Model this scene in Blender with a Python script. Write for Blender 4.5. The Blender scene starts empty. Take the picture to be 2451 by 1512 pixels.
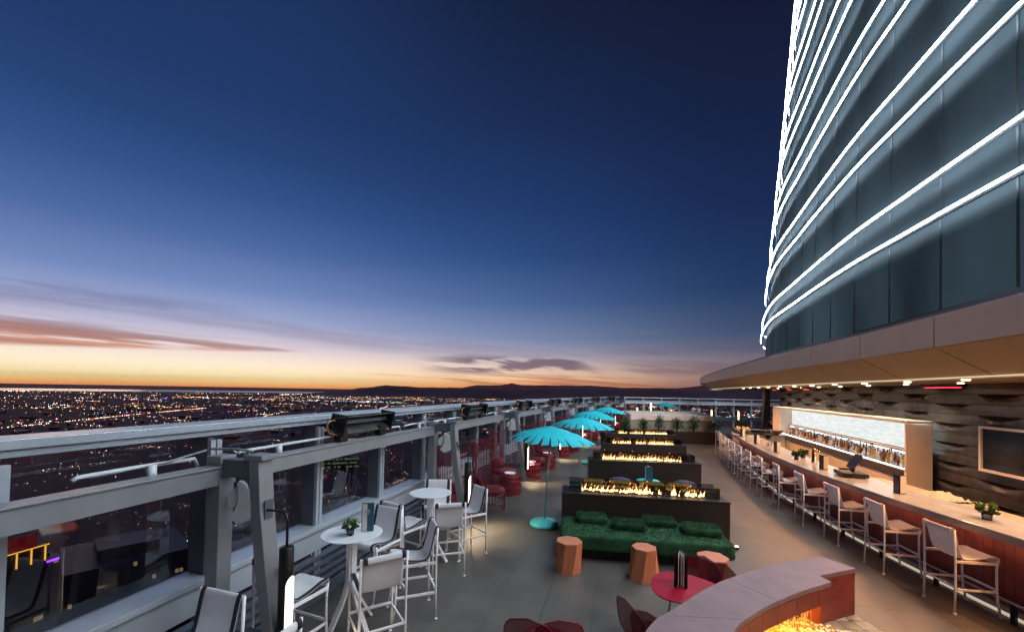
import bpy, math, random
from mathutils import Vector, Matrix
from math import sin, cos, pi, radians, atan2, hypot
random.seed(7)
S = bpy.context.scene

# ------------------------------------------------------------------ camera
cd = bpy.data.cameras.new('camera'); cam = bpy.data.objects.new('camera', cd)
S.collection.objects.link(cam); S.camera = cam
cd.sensor_width = 36.0; cd.lens = 980.0/2451*36; cd.shift_y = 0.0642
cd.clip_start = 0.05; cd.clip_end = 200000
_p, _r = radians(1.1), radians(1.2)
fw = Vector((0, cos(_p), sin(_p))); rt = Vector((1, 0, 0)); up = rt.cross(fw)
r2 = rt*cos(_r)+up*sin(_r); u2 = up*cos(_r)-rt*sin(_r)
M = Matrix(((r2.x, u2.x, -fw.x, 0), (r2.y, u2.y, -fw.y, 0), (r2.z, u2.z, -fw.z, 2.7), (0, 0, 0, 1)))
cam.matrix_world = M

# ------------------------------------------------------------------ render look
S.view_settings.view_transform = 'Standard'; S.view_settings.look = 'None'
S.view_settings.exposure = 0.35; S.view_settings.gamma = 1.0
S.render.engine = 'CYCLES'
S.cycles.use_denoising = True
S.cycles.max_bounces = 7; S.cycles.transparent_max_bounces = 24
S.cycles.sample_clamp_indirect = 4.0
S.cycles.caustics_reflective = False; S.cycles.caustics_refractive = False

# ------------------------------------------------------------------ sky (dusk, clear, afterglow in the west)
def lin(c):
    return tuple((x/255/12.92 if x/255 <= .04045 else ((x/255+.055)/1.055)**2.4) for x in c)
W = bpy.data.worlds.new('World'); S.world = W; W.use_nodes = True
nt = W.node_tree; N = nt.nodes; L = nt.links; N.clear()
def nd(t, **k):
    n = N.new(t)
    for a, b in k.items(): setattr(n, a, b)
    return n
def mth(op, a, b=None, c=None, clamp=False):
    n = nd('ShaderNodeMath', operation=op, use_clamp=clamp)
    for i, v in enumerate((a, b, c)):
        if v is None: continue
        if isinstance(v, (int, float)): n.inputs[i].default_value = v
        else: L.new(v, n.inputs[i])
    return n.outputs[0]
tc = nd('ShaderNodeTexCoord'); sp = nd('ShaderNodeSeparateXYZ'); L.new(tc.outputs['Generated'], sp.inputs[0])
elev = mth('MULTIPLY', mth('ARCSINE', sp.outputs[2]), 180/pi)
az = mth('MULTIPLY', mth('ARCTAN2', sp.outputs[0], sp.outputs[1]), 180/pi)
def ramp(stops):
    n = nd('ShaderNodeValToRGB'); L.new(mth('DIVIDE', mth('ADD', elev, 2), 62, clamp=True), n.inputs[0])
    r = n.color_ramp; r.interpolation = 'B_SPLINE' if False else 'LINEAR'
    while len(r.elements) > 1: r.elements.remove(r.elements[-1])
    for i, (e, c) in enumerate(stops):
        el = r.elements[0] if i == 0 else r.elements.new((e+2)/62)
        el.position = (e+2)/62; el.color = (*lin(c), 1)
    return n.outputs[0]
rw = ramp([(-2, (120, 50, 35)), (-.5, (226, 98, 56)), (-.3, (250, 160, 96)), (0, (255, 192, 112)), (.35, (255, 218, 146)), (.9, (254, 232, 178)), (2.2, (252, 234, 206)), (4.3, (230, 212, 216)), (5.8, (198, 192, 214)),
           (7.8, (158, 170, 208)), (11, (116, 138, 190)), (16, (76, 106, 162)), (21, (52, 84, 140)), (26, (38, 67, 118)), (31, (33, 58, 106)), (60, (18, 30, 62))])
rc = ramp([(-2, (110, 50, 45)), (-.4, (206, 84, 52)), (.1, (236, 124, 66)), (.7, (248, 170, 104)), (1.6, (246, 200, 156)), (3, (226, 198, 182)), (4.6, (178, 172, 186)), (7, (124, 140, 176)),
           (12, (74, 103, 153)), (18, (44, 75, 128)), (24, (33, 60, 110)), (33, (26, 45, 85)), (43, (21, 33, 62)), (60, (16, 25, 50))])
re_ = ramp([(-2, (40, 32, 44)), (0, (98, 72, 80)), (1, (125, 92, 96)), (2.4, (150, 115, 108)), (4, (124, 108, 118)), (5.5, (92, 94, 116)), (7.7, (62, 80, 112)),
            (13, (34, 58, 98)), (22, (24, 42, 82)), (31, (21, 33, 66)), (41, (19, 25, 50)), (60, (16, 20, 42))])
rb = ramp([(-2, (20, 18, 30)), (0, (45, 45, 70)), (8, (35, 42, 72)), (25, (22, 30, 58)), (60, (15, 20, 42))])
def mix(f, a, b):
    n = nd('ShaderNodeMix', data_type='RGBA'); L.new(f, n.inputs[0]) if not isinstance(f, float) else None
    if isinstance(f, float): n.inputs[0].default_value = f
    for i, v in ((6, a), (7, b)):
        if isinstance(v, tuple): n.inputs[i].default_value = v
        else: L.new(v, n.inputs[i])
    return n.outputs[2]
def sst(v, a, b):
    n = nd('ShaderNodeMapRange', interpolation_type='SMOOTHSTEP'); L.new(v, n.inputs[0])
    n.inputs[1].default_value = a; n.inputs[2].default_value = b; return n.outputs[0]
c1 = mix(sst(az, -36, 6), rw, rc)
c2 = mix(sst(az, -4, 34), c1, re_)
c3 = mix(mth('MAXIMUM', sst(az, 60, 120), sst(az, -95, -150)), c2, rb)
# clouds: thin streaks low in the west, a bank over the middle
def cloud(scx, scy, seed, lo, hi, det=5):
    cx = nd('ShaderNodeCombineXYZ'); L.new(mth('MULTIPLY', az, scx), cx.inputs[0]); L.new(mth('ADD', mth('MULTIPLY', elev, scy), mth('MULTIPLY', az, .35*scy/8)), cx.inputs[1])
    cx.inputs[2].default_value = seed
    n = nd('ShaderNodeTexNoise'); n.inputs['Scale'].default_value = 1; n.inputs['Detail'].default_value = det; n.inputs['Roughness'].default_value = .55
    L.new(cx.outputs[0], n.inputs['Vector']); return sst(n.outputs[0], lo, hi)
def band(v, a, b, c, d): return mth('MULTIPLY', sst(v, a, b), sst(v, d, c))
eb = mth('ADD', elev, mth('MULTIPLY', mth('ADD', az, 50), .065))     # a bank that sinks towards the right
az5 = mth('ADD', az, 50); lo_ = mth('SUBTRACT', elev, mth('MULTIPLY', az5, .045)); hi_ = mth('ADD', elev, mth('MULTIPLY', az5, .055))
k1 = mth('MULTIPLY', mth('MULTIPLY', sst(lo_, 2.9, 3.35), sst(hi_, 6.3, 4.7)), mth('MULTIPLY', sst(az, -25, -31), cloud(.07, 1.3, 3.1, .36, .50)))
k0 = mth('MULTIPLY', band(elev, 6.8, 7.6, 8.4, 9.6), mth('MULTIPLY', sst(az, -30, -42), cloud(.06, .6, 6.6, .36, .56)))
k1b = mth('MULTIPLY', band(elev, 4, 5.5, 7, 9), mth('MULTIPLY', cloud(.05, .7, 8.4, .44, .7), mth('SUBTRACT', 1, sst(az, 10, 30))))
k2 = mth('MULTIPLY', band(elev, 1.7, 2.6, 4.0, 5.2), mth('MULTIPLY', band(az, -15, -5, 8, 14), cloud(.12, .9, 5.2, .42, .56)))
k3 = mth('MULTIPLY', band(elev, .3, .8, 1.6, 3.2), mth('MULTIPLY', sst(az, -25, -5), cloud(.06, 1.4, 9.3, .5, .66)))
k4 = mth('MULTIPLY', band(elev, 1.0, 2.0, 4.5, 6.5), mth('MULTIPLY', sst(az, 8, 18), cloud(.07, .9, 12.3, .42, .66)))
col = mix(mth('MULTIPLY', k1b, .38), c3, (*lin((138, 128, 156)), 1))
warm = mix(sst(hi_, 5.5, 4.5), (*lin((92, 80, 94)), 1), (*lin((206, 134, 104)), 1))
warm = mix(mth('MULTIPLY', cloud(.05, 3.4, 15.7, .44, .58), .75), warm, (*lin((138, 88, 84)), 1))
col = mix(mth('MULTIPLY', k0, .5), col, (*lin((116, 112, 150)), 1))
col = mix(mth('MULTIPLY', k1, .84), col, warm)
col = mix(mth('MULTIPLY', k2, .85), col, (*lin((104, 86, 104)), 1))
col = mix(mth('MULTIPLY', k3, .6), col, (*lin((166, 84, 70)), 1))
col = mix(mth('MULTIPLY', k4, .5), col, (*lin((84, 74, 96)), 1))
bg = nd('ShaderNodeBackground'); L.new(col, bg.inputs[0]); L.new(mth('MULTIPLY', mth('ADD', 1, mth('MULTIPLY', sst(elev, 7, -.5), .28)), .80), bg.inputs[1])
wo = nd('ShaderNodeOutputWorld'); L.new(bg.outputs[0], wo.inputs[0])
# the sun has just set in the west: only a weak warm skimming light is left
sd = bpy.data.lights.new('sun', 'SUN'); sd.energy = 0.12; sd.angle = radians(12); sd.color = (1, .62, .42)
so = bpy.data.objects.new('sun', sd); S.collection.objects.link(so)
so.rotation_euler = Vector((-sin(radians(-48)), -cos(radians(-48)), -.03)).to_track_quat('-Z', 'Y').to_euler()

# ------------------------------------------------------------------ materials
MATS = {}
def mat(name, col, rough=.6, metal=0, spec=.5, noise=0, nscale=8, bump=0, bscale=40, emit=None, estr=0, alpha=None, trans=0, stretch=None, coat=0):
    m = bpy.data.materials.new(name); m.use_nodes = True; t = m.node_tree; b = t.nodes['Principled BSDF']
    b.inputs['Base Color'].default_value = (*col, 1); b.inputs['Roughness'].default_value = rough
    b.inputs['Metallic'].default_value = metal; b.inputs['Specular IOR Level'].default_value = spec
    if coat: b.inputs['Coat Weight'].default_value = coat; b.inputs['Coat Roughness'].default_value = .1
    tcn = t.nodes.new('ShaderNodeTexCoord'); vec = tcn.outputs['Object']
    if stretch:
        mp = t.nodes.new('ShaderNodeMapping'); mp.inputs['Scale'].default_value = stretch; t.links.new(vec, mp.inputs[0]); vec = mp.outputs[0]
    if noise:
        n = t.nodes.new('ShaderNodeTexNoise'); n.inputs['Scale'].default_value = nscale; n.inputs['Detail'].default_value = 6
        t.links.new(vec, n.inputs['Vector'])
        mr = t.nodes.new('ShaderNodeMapRange'); mr.inputs[3].default_value = 1-noise; mr.inputs[4].default_value = 1+noise
        mr.inputs[1].default_value = .3; mr.inputs[2].default_value = .7
        t.links.new(n.outputs[0], mr.inputs[0])
        vm = t.nodes.new('ShaderNodeVectorMath'); vm.operation = 'SCALE'; vm.inputs[0].default_value = col
        t.links.new(mr.outputs[0], vm.inputs['Scale']); t.links.new(vm.outputs[0], b.inputs['Base Color'])
        m2 = t.nodes.new('ShaderNodeMapRange'); m2.inputs[3].default_value = max(.02, rough-.1); m2.inputs[4].default_value = min(1, rough+.12)
        t.links.new(n.outputs[0], m2.inputs[0]); t.links.new(m2.outputs[0], b.inputs['Roughness'])
    if bump:
        n2 = t.nodes.new('ShaderNodeTexNoise'); n2.inputs['Scale'].default_value = bscale; n2.inputs['Detail'].default_value = 5
        t.links.new(vec, n2.inputs['Vector'])
        bp = t.nodes.new('ShaderNodeBump'); bp.inputs['Strength'].default_value = bump; bp.inputs['Distance'].default_value = .01
        t.links.new(n2.outputs[0], bp.inputs['Height']); t.links.new(bp.outputs[0], b.inputs['Normal'])
    if emit: b.inputs['Emission Color'].default_value = (*emit, 1); b.inputs['Emission Strength'].default_value = estr
    if trans or alpha is not None:
        tr = t.nodes.new('ShaderNodeBsdfTransparent'); mx = t.nodes.new('ShaderNodeMixShader')
        mx.inputs[0].default_value = alpha if alpha is not None else 1-trans
        t.links.new(tr.outputs[0], mx.inputs[1]); t.links.new(b.outputs[0], mx.inputs[2])
        t.links.new(mx.outputs[0], t.nodes['Material Output'].inputs[0])
    MATS[name] = m; return m
def emis(name, col, s, sample=True):
    m = bpy.data.materials.new(name); m.use_nodes = True; t = m.node_tree; t.nodes.clear()
    e = t.nodes.new('ShaderNodeEmission'); e.inputs[0].default_value = (*col, 1); e.inputs[1].default_value = s
    o = t.nodes.new('ShaderNodeOutputMaterial'); t.links.new(e.outputs[0], o.inputs[0])
    if not sample: m.cycles.emission_sampling = 'NONE'
    MATS[name] = m; return m
def glass(name, tint=(.8, .85, .88), ior=1.5, rough=0.0, gl=(1, 1, 1)):
    m = bpy.data.materials.new(name); m.use_nodes = True; t = m.node_tree; t.nodes.clear()
    tr = t.nodes.new('ShaderNodeBsdfTransparent'); tr.inputs[0].default_value = (*tint, 1)
    g = t.nodes.new('ShaderNodeBsdfGlossy'); g.inputs['Roughness'].default_value = rough; g.inputs[0].default_value = (*gl, 1)
    f = t.nodes.new('ShaderNodeFresnel'); f.inputs[0].default_value = ior
    mx = t.nodes.new('ShaderNodeMixShader'); o = t.nodes.new('ShaderNodeOutputMaterial')
    t.links.new(f.outputs[0], mx.inputs[0]); t.links.new(tr.outputs[0], mx.inputs[1]); t.links.new(g.outputs[0], mx.inputs[2])
    t.links.new(mx.outputs[0], o.inputs[0]); MATS[name] = m; return m

mat('steel_grey', (.27, .28, .30), .38, .25, noise=.09, nscale=3)
mat('rail_grey', (.40, .45, .50), .35, .2, noise=.07, nscale=2)
mat('fin_grey', (.11, .135, .16), .45, .2, noise=.08, nscale=4)
mat('white_paint', (.85, .85, .86), .4, noise=.04, nscale=9)
mat('white_pipe', (.62, .65, .68), .4, noise=.06, nscale=7)
mat('horn_white', (.82, .84, .84), .5, noise=.05, nscale=9, bump=.05, bscale=30)
mat('black_metal', (.012, .012, .013), .35, .3, noise=.2, nscale=9)
mat('black_plastic', (.012, .012, .014), .4, noise=.15, nscale=20)
mat('screen_glass', (.008, .009, .018), .12)
mat('reflector', (.3, .29, .28), .3, .9, noise=.15, nscale=6)
mat('brass', (.75, .42, .18), .22, 1, noise=.1, nscale=12)
mat('navy_band', (.02, .018, .03), .7, noise=.2, nscale=30)
mat('sling', (.84, .85, .86), .7, alpha=.8, bump=.15, bscale=350, noise=.05, nscale=5)
mat('table_white', (.74, .78, .8), .35, noise=.03, nscale=4)
mat('teal', (.08, .60, .64), .45, noise=.06, nscale=5)
mat('teal_cloth', (.01, .52, .60), .7, noise=.08, nscale=12, bump=.1, bscale=200)
mat('pole_teal', (.22, .42, .45), .35, .4, noise=.05)
mat('wood_orange', (.52, .18, .085), .5, noise=.14, nscale=4, stretch=(6, 6, .7), bump=.15, bscale=10)
mat('wood_orange_top', (.5, .2, .12), .5, noise=.14, nscale=14)
mat('granite_black', (.022, .017, .016), .42, noise=.55, nscale=26, bump=.08, bscale=50, stretch=(.5, 1, 3))
mat('red_paint', (.34, .008, .028), .35, noise=.06, nscale=6)
mat('red_wire', (.17, .007, .016), .4, noise=.06, nscale=6)
mat('red_mesh', (.24, .008, .022), .45, alpha=.6, noise=.05, nscale=60)
mat('red_shade', (.14, .006, .014), .5, alpha=.26)
mat('red_cushion', (.17, .02, .03), .8, noise=.12, nscale=8, bump=.2, bscale=80)
mat('mustard', (.28, .19, .02), .85, noise=.2, nscale=10, bump=.2, bscale=60)
mat('navy_cloth', (.03, .042, .10), .85, noise=.2, nscale=14, bump=.2, bscale=60)
mat('fur_green', (.022, .108, .045), .85, noise=.45, nscale=7)
mat('fur_green_dark', (.009, .055, .022), .9, noise=.5, nscale=11)
mat('leaf', (.035, .09, .025), .6, noise=.5, nscale=14)
mat('leaf_light', (.10, .19, .05), .6, noise=.4, nscale=20)
mat('petal', (.8, .74, .62), .6, noise=.08, nscale=20)
mat('soil', (.02, .014, .01), .9, noise=.3, nscale=20, bump=.3, bscale=30)
mat('counter', (.40, .45, .52), .2, noise=.09, nscale=5, coat=.3)
mat('counter_edge', (.22, .19, .19), .5, noise=.14, nscale=9)
mat('cream', (.80, .70, .58), .6, noise=.06, nscale=3, bump=.04, bscale=20)
mat('dark_stone', (.08, .065, .055), .4, noise=.4, nscale=9)
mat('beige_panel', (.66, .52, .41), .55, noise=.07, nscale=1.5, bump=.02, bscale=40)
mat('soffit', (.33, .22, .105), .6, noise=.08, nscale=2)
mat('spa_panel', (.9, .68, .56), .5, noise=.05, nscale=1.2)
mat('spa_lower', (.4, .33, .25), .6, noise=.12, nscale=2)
mat('bench_stone', (.20, .14, .155), .6, noise=.16, nscale=5, bump=.3, bscale=90)
mat('menu_teal', (.02, .11, .14), .4, noise=.1, nscale=12)
mat('menu_navy', (.012, .014, .04), .4)
mat('label_paper', (.34, .3, .24), .7)
mat('paper', (.72, .68, .6), .7, noise=.04, nscale=30)
mat('skin', (.48, .28, .2), .6, noise=.05, nscale=12)
mat('black_cloth', (.012, .012, .014), .8, noise=.3, nscale=12)
mat('city_dark', (.40, .17, .11), .9, noise=.5, nscale=.002)
mat('facade_dark', (.035, .024, .03), .5, noise=.3, nscale=.05)
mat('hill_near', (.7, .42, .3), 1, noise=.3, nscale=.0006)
mat('far_peak_cloud', (.8, .42, .38), 1, noise=.2, nscale=.0003)
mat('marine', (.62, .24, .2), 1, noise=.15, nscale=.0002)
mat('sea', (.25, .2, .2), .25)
mat('mullion_dark', (.02, .03, .036), .7)
mat('led_rail', (.05, .065, .08), .5, .2)
emis('cove', (1, .76, .52), .75)
mat('copper_pipe', (.7, .3, .08), .35, .7)
mat('towel', (.42, .39, .33), .9, noise=.1, nscale=12, bump=.4, bscale=25)
glass('pane', (.86, .88, .92), 1.8, gl=(.85, .9, 1))
glass('smoked', (.34, .35, .35), 1.5)
glass('clear', (.93, .95, .95), 1.45)
emis('led_white', (.80, .90, 1.0), 62)
emis('lamp_warm', (1, .80, .56), 2.6)
emis('down_warm', (1, .74, .45), 14)
emis('strip_warm', (1, .42, .2), 6)
emis('floor_strip', (1, .8, .62), .42)
emis('niche_light', (.75, .93, 1.0), 4.0)
emis('red_glow', (1, .03, .05), 3.0)
emis('pool_lamp', (1, .58, .10), 110)
# backlit onyx panel of the back bar
m = emis('onyx', (.7, .86, .9), .74); t = m.node_tree
tcn = t.nodes.new('ShaderNodeTexCoord'); mp = t.nodes.new('ShaderNodeMapping'); mp.inputs['Scale'].default_value = (1.6, 1.6, 9)
n = t.nodes.new('ShaderNodeTexNoise'); n.inputs['Scale'].default_value = 2; n.inputs['Detail'].default_value = 8
cr = t.nodes.new('ShaderNodeValToRGB'); cr.color_ramp.elements[0].position = .35; cr.color_ramp.elements[0].color = (.78, .86, .86, 1)
cr.color_ramp.elements[1].position = .62; cr.color_ramp.elements[1].color = (1.0, 1.0, .97, 1)
t.links.new(tcn.outputs['Object'], mp.inputs[0]); t.links.new(mp.outputs[0], n.inputs['Vector']); t.links.new(n.outputs[0], cr.inputs[0]); t.links.new(cr.outputs[0], t.nodes['Emission'].inputs[0])
# facade glass of the tower: dark teal, softly glossy
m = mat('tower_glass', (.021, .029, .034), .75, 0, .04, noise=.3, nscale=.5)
t = m.node_tree; b = t.nodes['Principled BSDF']     # teal glow put into the glass in place of strip light and reflected sky
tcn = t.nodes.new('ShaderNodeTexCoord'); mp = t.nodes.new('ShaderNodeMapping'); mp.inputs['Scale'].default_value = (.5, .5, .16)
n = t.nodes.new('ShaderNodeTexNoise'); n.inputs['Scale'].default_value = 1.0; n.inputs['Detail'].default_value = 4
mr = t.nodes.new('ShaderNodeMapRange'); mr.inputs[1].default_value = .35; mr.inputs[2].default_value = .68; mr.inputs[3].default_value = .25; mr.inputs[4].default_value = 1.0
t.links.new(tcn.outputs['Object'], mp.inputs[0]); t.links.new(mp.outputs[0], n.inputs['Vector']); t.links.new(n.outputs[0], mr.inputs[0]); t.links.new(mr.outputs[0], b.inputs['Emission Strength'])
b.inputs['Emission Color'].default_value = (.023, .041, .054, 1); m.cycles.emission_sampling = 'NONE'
# flames: white-yellow at the root, orange at the tip
m = emis('flame', (1, .5, .1), 12); t = m.node_tree
tcn = t.nodes.new('ShaderNodeTexCoord'); sx = t.nodes.new('ShaderNodeSeparateXYZ'); t.links.new(tcn.outputs['Object'], sx.inputs[0])
mr = t.nodes.new('ShaderNodeMapRange'); mr.inputs[1].default_value = .80; mr.inputs[2].default_value = 1.02; t.links.new(sx.outputs[2], mr.inputs[0])
cr = t.nodes.new('ShaderNodeValToRGB'); cr.color_ramp.elements[0].color = (1, .62, .24, 1); cr.color_ramp.elements[1].color = (.9, .17, .02, 1)
t.links.new(mr.outputs[0], cr.inputs[0]); t.links.new(cr.outputs[0], t.nodes['Emission'].inputs[0])
mr2 = t.nodes.new('ShaderNodeMapRange'); mr2.inputs[1].default_value = .80; mr2.inputs[2].default_value = 1.0; mr2.inputs[3].default_value = 13; mr2.inputs[4].default_value = 2.6
t.links.new(sx.outputs[2], mr2.inputs[0]); t.links.new(mr2.outputs[0], t.nodes['Emission'].inputs[1])
# deck paving: grey slabs with thin joints
m = mat('deck_paving', (.20, .215, .215), .5); t = m.node_tree; b = t.nodes['Principled BSDF']
tcn = t.nodes.new('ShaderNodeTexCoord'); mp = t.nodes.new('ShaderNodeMapping'); mp.inputs['Rotation'].default_value = (0, 0, radians(15)); mp.inputs['Location'].default_value = (.9, -.36, 0)
t.links.new(tcn.outputs['Object'], mp.inputs[0])
bk = t.nodes.new('ShaderNodeTexBrick'); bk.offset = 0; bk.inputs['Scale'].default_value = 1; bk.inputs['Brick Width'].default_value = .6; bk.inputs['Row Height'].default_value = .6
bk.inputs['Mortar Size'].default_value = .004; bk.inputs['Color1'].default_value = (1, 1, 1, 1); bk.inputs['Color2'].default_value = (.86, .86, .86, 1); bk.inputs['Mortar'].default_value = (.5, .5, .5, 1)
b2 = t.nodes.new('ShaderNodeTexBrick'); b2.offset = 0; b2.inputs['Scale'].default_value = 1; b2.inputs['Brick Width'].default_value = 2.4; b2.inputs['Row Height'].default_value = 3.0
b2.inputs['Mortar Size'].default_value = .005; b2.inputs['Color1'].default_value = (1, 1, 1, 1); b2.inputs['Color2'].default_value = (.96, .96, .96, 1); b2.inputs['Mortar'].default_value = (.4, .4, .4, 1)
n = t.nodes.new('ShaderNodeTexNoise'); n.inputs['Scale'].default_value = 1.3; n.inputs['Detail'].default_value = 9; n.inputs['Roughness'].default_value = .65
mr = t.nodes.new('ShaderNodeMapRange'); mr.inputs[1].default_value = .3; mr.inputs[2].default_value = .7; mr.inputs[3].default_value = .74; mr.inputs[4].default_value = 1.2
for q in (bk, b2): t.links.new(mp.outputs[0], q.inputs['Vector'])
t.links.new(tcn.outputs['Object'], n.inputs['Vector']); t.links.new(n.outputs[0], mr.inputs[0])
def vmul(a, bb, op='MULTIPLY'):
    q = t.nodes.new('ShaderNodeVectorMath'); q.operation = op
    for i, v in enumerate((a, bb)):
        if isinstance(v, tuple): q.inputs[i].default_value = v
        else: t.links.new(v, q.inputs[i])
    return q.outputs[0]
t.links.new(vmul(vmul(vmul(bk.outputs[0], b2.outputs[0]), (.106, .105, .096)), mr.outputs[0]), b.inputs['Base Color'])
m2 = t.nodes.new('ShaderNodeMapRange'); m2.inputs[1].default_value = .3; m2.inputs[2].default_value = .7; m2.inputs[3].default_value = .34; m2.inputs[4].default_value = .55
t.links.new(n.outputs[0], m2.inputs[0]); t.links.new(m2.outputs[0], b.inputs['Roughness'])
# red vertical tiles of the bar and bench fronts
def tile_mat(name, c):
    m = mat(name, c, .45); t = m.node_tree; b = t.nodes['Principled BSDF']
    tcn = t.nodes.new('ShaderNodeTexCoord'); n = t.nodes.new('ShaderNodeTexNoise'); n.inputs['Scale'].default_value = 5; n.inputs['Detail'].default_value = 7
    t.links.new(tcn.outputs['Object'], n.inputs['Vector'])
    mr = t.nodes.new('ShaderNodeMapRange'); mr.inputs[1].default_value = .3; mr.inputs[2].default_value = .7; mr.inputs[3].default_value = .7; mr.inputs[4].default_value = 1.25
    t.links.new(n.outputs[0], mr.inputs[0]); q = t.nodes.new('ShaderNodeVectorMath'); q.operation = 'SCALE'; q.inputs[0].default_value = c
    t.links.new(mr.outputs[0], q.inputs['Scale']); t.links.new(q.outputs[0], b.inputs['Base Color'])
tile_mat('red_tile', (.20, .04, .03)); tile_mat('grey_relief', (.058, .053, .05)); tile_mat('pool_tile', (.22, .2, .14))
b = MATS['grey_relief'].node_tree.nodes['Principled BSDF']; b.inputs['Roughness'].default_value = .26
mat('pool_tile_dark', (.02, .016, .02), .3)
mat('pool_tile_pale', (.4, .4, .34), .4, noise=.2, nscale=12)
m = mat('pool_water', (.3, .22, .05), .12, bump=.9, bscale=9); m.node_tree.nodes['Principled BSDF'].inputs['Specular IOR Level'].default_value = 1
mat('foam', (.85, .78, .6), .7, noise=.2, nscale=20, bump=1, bscale=25)
mat('water_thread', (.95, .9, .75), .2, alpha=.7)

# ------------------------------------------------------------------ mesh builder
class MB:
    def __init__(s): s.v = []; s.f = []; s.m = []; s.sm = []; s.cur = 0; s.smooth = False
    def add(s, vs, fs):
        k = len(s.v); s.v += [tuple(v) for v in vs]
        for f in fs: s.f.append(tuple(i+k for i in f)); s.m.append(s.cur); s.sm.append(s.smooth)
    def box(s, c, d, rz=0, mtx=None):
        x, y, z = d[0]/2, d[1]/2, d[2]/2; cr, sr = cos(rz), sin(rz); vs = []
        for i in (-1, 1):
            for j in (-1, 1):
                for k in (-1, 1):
                    p = (i*x*cr-j*y*sr+c[0], i*x*sr+j*y*cr+c[1], k*z+c[2]); vs.append(p)
        s.add(vs, [(0, 1, 3, 2), (4, 6, 7, 5), (0, 4, 5, 1), (2, 3, 7, 6), (0, 2, 6, 4), (1, 5, 7, 3)])
    def rbox(s, c, d, r=.01, rz=0, n=2):
        # box with rounded vertical+horizontal edges (superellipse-free: stacked rounded rings)
        x, y, z = d[0]/2, d[1]/2, d[2]/2; r = min(r, x*.99, y*.99, z*.99); cr, sr = cos(rz), sin(rz)
        rings = []
        lv = [(-z+r-r*cos(a), r-r*sin(a)) for a in [pi/2*i/n for i in range(n+1)]]
        lv = [(zz, ii) for zz, ii in lv]; lv += [(-zz, ii) for zz, ii in reversed(lv)]
        for zz, ins in lv:
            ring = []
            for q, (sx_, sy_) in enumerate(((1, 1), (-1, 1), (-1, -1), (1, -1))):
                for i in range(n+1):
                    a = pi/2*q+pi/2*i/n; rr = r-ins if r-ins > 1e-5 else 1e-5
                    px = sx_*(x-r)+rr*cos(a); py = sy_*(y-r)+rr*sin(a)
                    ring.append((px*cr-py*sr+c[0], px*sr+py*cr+c[1], zz+c[2]))
            rings.append(ring)
        s.loft(rings, closed=True, caps=True)
    def loft(s, rings, closed=True, caps=False):
        n = len(rings[0]); vs = [p for r in rings for p in r]; fs = []
        for i in range(len(rings)-1):
            for j in range(n if closed else n-1):
                a = i*n+j; b_ = i*n+(j+1) % n; fs.append((a, b_, b_+n, a+n))
        if caps: fs.append(tuple(reversed(range(n)))); fs.append(tuple(range((len(rings)-1)*n, len(rings)*n)))
        s.add(vs, fs)
    def tube(s, pts, r, n=8, caps=True, rs=None):
        pts = [Vector(p) for p in pts]; rings = []; pn = None
        for i, p in enumerate(pts):
            d = (pts[min(i+1, len(pts)-1)]-pts[max(i-1, 0)]).normalized()
            if pn is None:
                h = Vector((0, 0, 1)) if abs(d.z) < .9 else Vector((1, 0, 0)); u = d.cross(h).normalized()
            else:
                u = (pn-d*pn.dot(d)).normalized()
            pn = u; w = d.cross(u); rr = rs[i] if rs else r
            rings.append([tuple(p+(u*cos(2*pi*k/n)+w*sin(2*pi*k/n))*rr) for k in range(n)])
        s.loft(rings, True, caps)
    def bar(s, a, b_, w, h, upv=(0, 0, 1)):
        # rectangular bar from a to b, w sideways, h along up
        a, b_ = Vector(a), Vector(b_); d = (b_-a).normalized(); U = Vector(upv); sd_ = d.cross(U).normalized(); U = sd_.cross(d)
        rings = [[tuple(p+sd_*i*w/2+U*j*h/2) for i, j in ((1, 1), (-1, 1), (-1, -1), (1, -1))] for p in (a, b_)]
        s.loft(rings, True, True)
    def lathe(s, prof, c=(0, 0, 0), n=24, caps=True):
        rings = [[(c[0]+r*cos(2*pi*k/n), c[1]+r*sin(2*pi*k/n), c[2]+z) for k in range(n)] for r, z in prof]
        s.loft(rings, True, caps)
    def prism(s, poly, z0, z1):
        n = len(poly); vs = [(x, y, z0) for x, y in poly]+[(x, y, z1) for x, y in poly]
        ar = sum(poly[i][0]*poly[(i+1) % n][1]-poly[(i+1) % n][0]*poly[i][1] for i in range(n))
        fs = [tuple(range(n, 2*n)), tuple(reversed(range(n)))]+[(i, (i+1) % n, (i+1) % n+n, i+n) for i in range(n)]
        if ar < 0: fs = [tuple(reversed(f)) for f in fs]
        s.add(vs, fs)
    def sheet(s, rows): s.loft(rows, False, False)
    def build(s, name, mats, parent=None, world=False, bevel=0, solid=0):
        me = bpy.data.meshes.new(name)
        vs = s.v
        if world and parent is not None:
            lo = parent.location; a = -parent.rotation_euler.z
            vs = [((x-lo.x)*cos(a)-(y-lo.y)*sin(a), (x-lo.x)*sin(a)+(y-lo.y)*cos(a), z-lo.z) for x, y, z in vs]
        me.from_pydata(vs, [], s.f)
        if isinstance(mats, str): mats = [mats]
        for mm in mats: me.materials.append(MATS[mm])
        me.polygons.foreach_set('material_index', s.m); me.polygons.foreach_set('use_smooth', s.sm); me.update()
        o = bpy.data.objects.new(name, me); S.collection.objects.link(o)
        if parent is not None: o.parent = parent
        if bevel:
            bv = o.modifiers.new('bevel', 'BEVEL'); bv.width = bevel; bv.segments = 2; bv.limit_method = 'ANGLE'; bv.angle_limit = radians(50)
        if solid:
            sv = o.modifiers.new('solid', 'SOLIDIFY'); sv.thickness = solid; sv.offset = 0
        return o
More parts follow.
